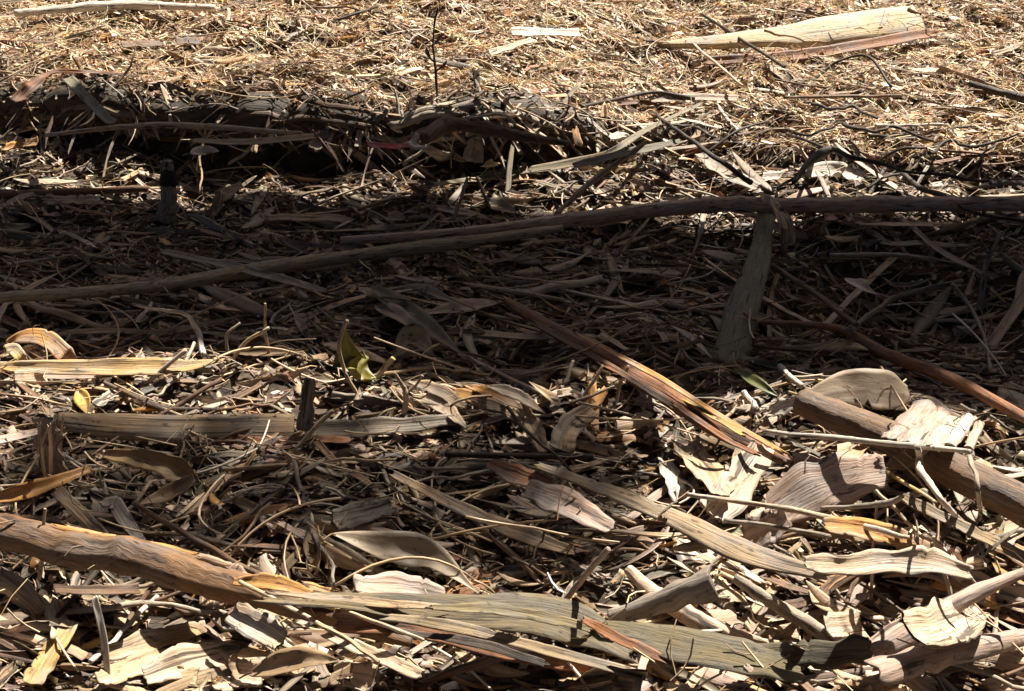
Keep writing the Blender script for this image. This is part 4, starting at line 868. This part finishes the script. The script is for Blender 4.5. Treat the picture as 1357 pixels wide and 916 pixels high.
leaf('tan leaf lying below the cream papery sheet', [(330, 895), (390, 880), (450, 878)], 24, 'tan')

# ================================================================== a last scatter over everything
strew('dry_leaf', 40, ['tan', 'grey', 'pink', 'cream', 'orange'], [4, 3, 2, 2, 1], keep=.06, zmul=.8)
strew('bark_strip', 40, ['tan', 'brown', 'grey', 'cream'], [4, 3, 3, 2], zmul=.7, keep=.06, up=0)
strew('bark_flake', 50, ['tan', 'grey', 'pink', 'brown', 'orange'], [4, 4, 3, 2, 1], py=(440, 930), keep=.04, zmul=.55)
strew('twig', 60, ['brown', 'grey', 'tan'], [3, 3, 2], up=.06, keep=.03, zmul=.8)
strew('dry_stalk', 110, ['straw', 'cream', 'tan', 'white'], [4, 2, 2, 1], up=.3, keep=.02)
xy = in_view_points(6000, near=.5)
litter('scattered_straw', 'straw', 6000, (0.045, .4), (0.0022, .3), ['straw', 'tan', 'cream', 'grey'], [3, 3, 2, 2], 'straw', 'loose fine straw fallen on top of the bark and leaves', batches=1, thick=.0015, bend=.5, side=.4, hl=.3, xy=xy)

# ================================================================== labels of the strewn pieces, by what they lie beside
NEAR = {'rotten_log': 'rotten log', 'long_branch': 'straight purplish branch', 'long_branch.001': 'bent tan branch', 'leaning_bark': 'leaning grey-green bark', 'split_log': 'yellow split wood',
 'peeling_log': 'peeling log', 'half_buried_log': 'half-buried brown log', 'splintered_branch': 'splintered orange branch', 'brown_rod': 'reddish-brown rod', 'split_wood': 'snapped tan board',
 'tan_bark_strip': 'long pointed tan strip', 'olive_bark_sheet': 'long olive slab', 'olive_bark_sheet.001': 'second olive slab', 'pink_bark_sheet': 'broad pink bark sheet', 'long_bark_blade': 'olive-tan bark blade',
 'broad_leaf': 'large pale curled leaf', 'standing_leaf': 'standing olive leaf', 'bleached_twig': 'bleached bowed twig', 'broken_branch': 'dark broken branch', 'forked_dark_branch': 'dark forked branch',
 'fallen_pole': 'bleached pole', 'charred_stub': 'charred stub', 'brown_stick': 'straight brown stick', 'bark_loop': 'orange bark loop', 'grey_twig': 'grey forked twig', 'broad_leaf.001': 'large grey twisted leaf',
 'thin_bark_strip': 'thin straight tan strip', 'folded_leaf': 'folded tan leaf', 'orange_bark_strip': 'golden-orange strip', 'weathered_bark': 'dark pitted slab', 'pink_bark_strip': 'narrowing pink strip',
 'dead_seedling': 'dark dead stem', 'olive_bark_strip': 'long olive bark strip', 'cream_bark': 'slanting yellow-cream bark', 'pale_stick.003': 'thick pale stick', 'grey_stick': 'grey-brown stick'}
o_path['rotten_log'] = LOGP
refs = [(NEAR[k], o_path[k][:, :2]) for k in NEAR if k in o_path]
for o, c, kind, q in STREWN:
    d, ph = min((float(np.min(np.hypot(*(pp-q).T))), ph) for ph, pp in refs)
    where = f'beside the {ph}' if d < .16 else zone(*q)
    nm = KN[kind][0]
    tag(o, f'{CN[c]} {nm} {where}', KN[kind][1], (nm[:-1]+'ves' if nm.endswith('leaf') else nm+'s')+' '+where)
# ================================================================== a thing with parts: an Empty at its base, its body one of the parts
BODY = {'leaf': 'blade', 'branch': 'stem', 'twig': 'stem', 'log': 'wood', 'stick': 'wood', 'bark': 'bark_sheet', 'plant': 'stem'}
for o in [o for o in col.objects if o.parent is None and o.type == 'MESH' and len(o.children)]:
    kids = list(o.children); nm = o.name; loc = o.location.copy()
    if '_r' in o: del o['_r']
    o.name = BODY.get(o['category'], 'body')
    e = bpy.data.objects.new(nm, None); col.objects.link(e); e.location = loc; e.empty_display_size = .02
    for k in ('label', 'category', 'group'):
        if k in o: e[k] = o[k]; del o[k]
    o.parent = e; o.location = (0, 0, 0)
    for c in kids: c.parent = e; c.location = (0, 0, 0)
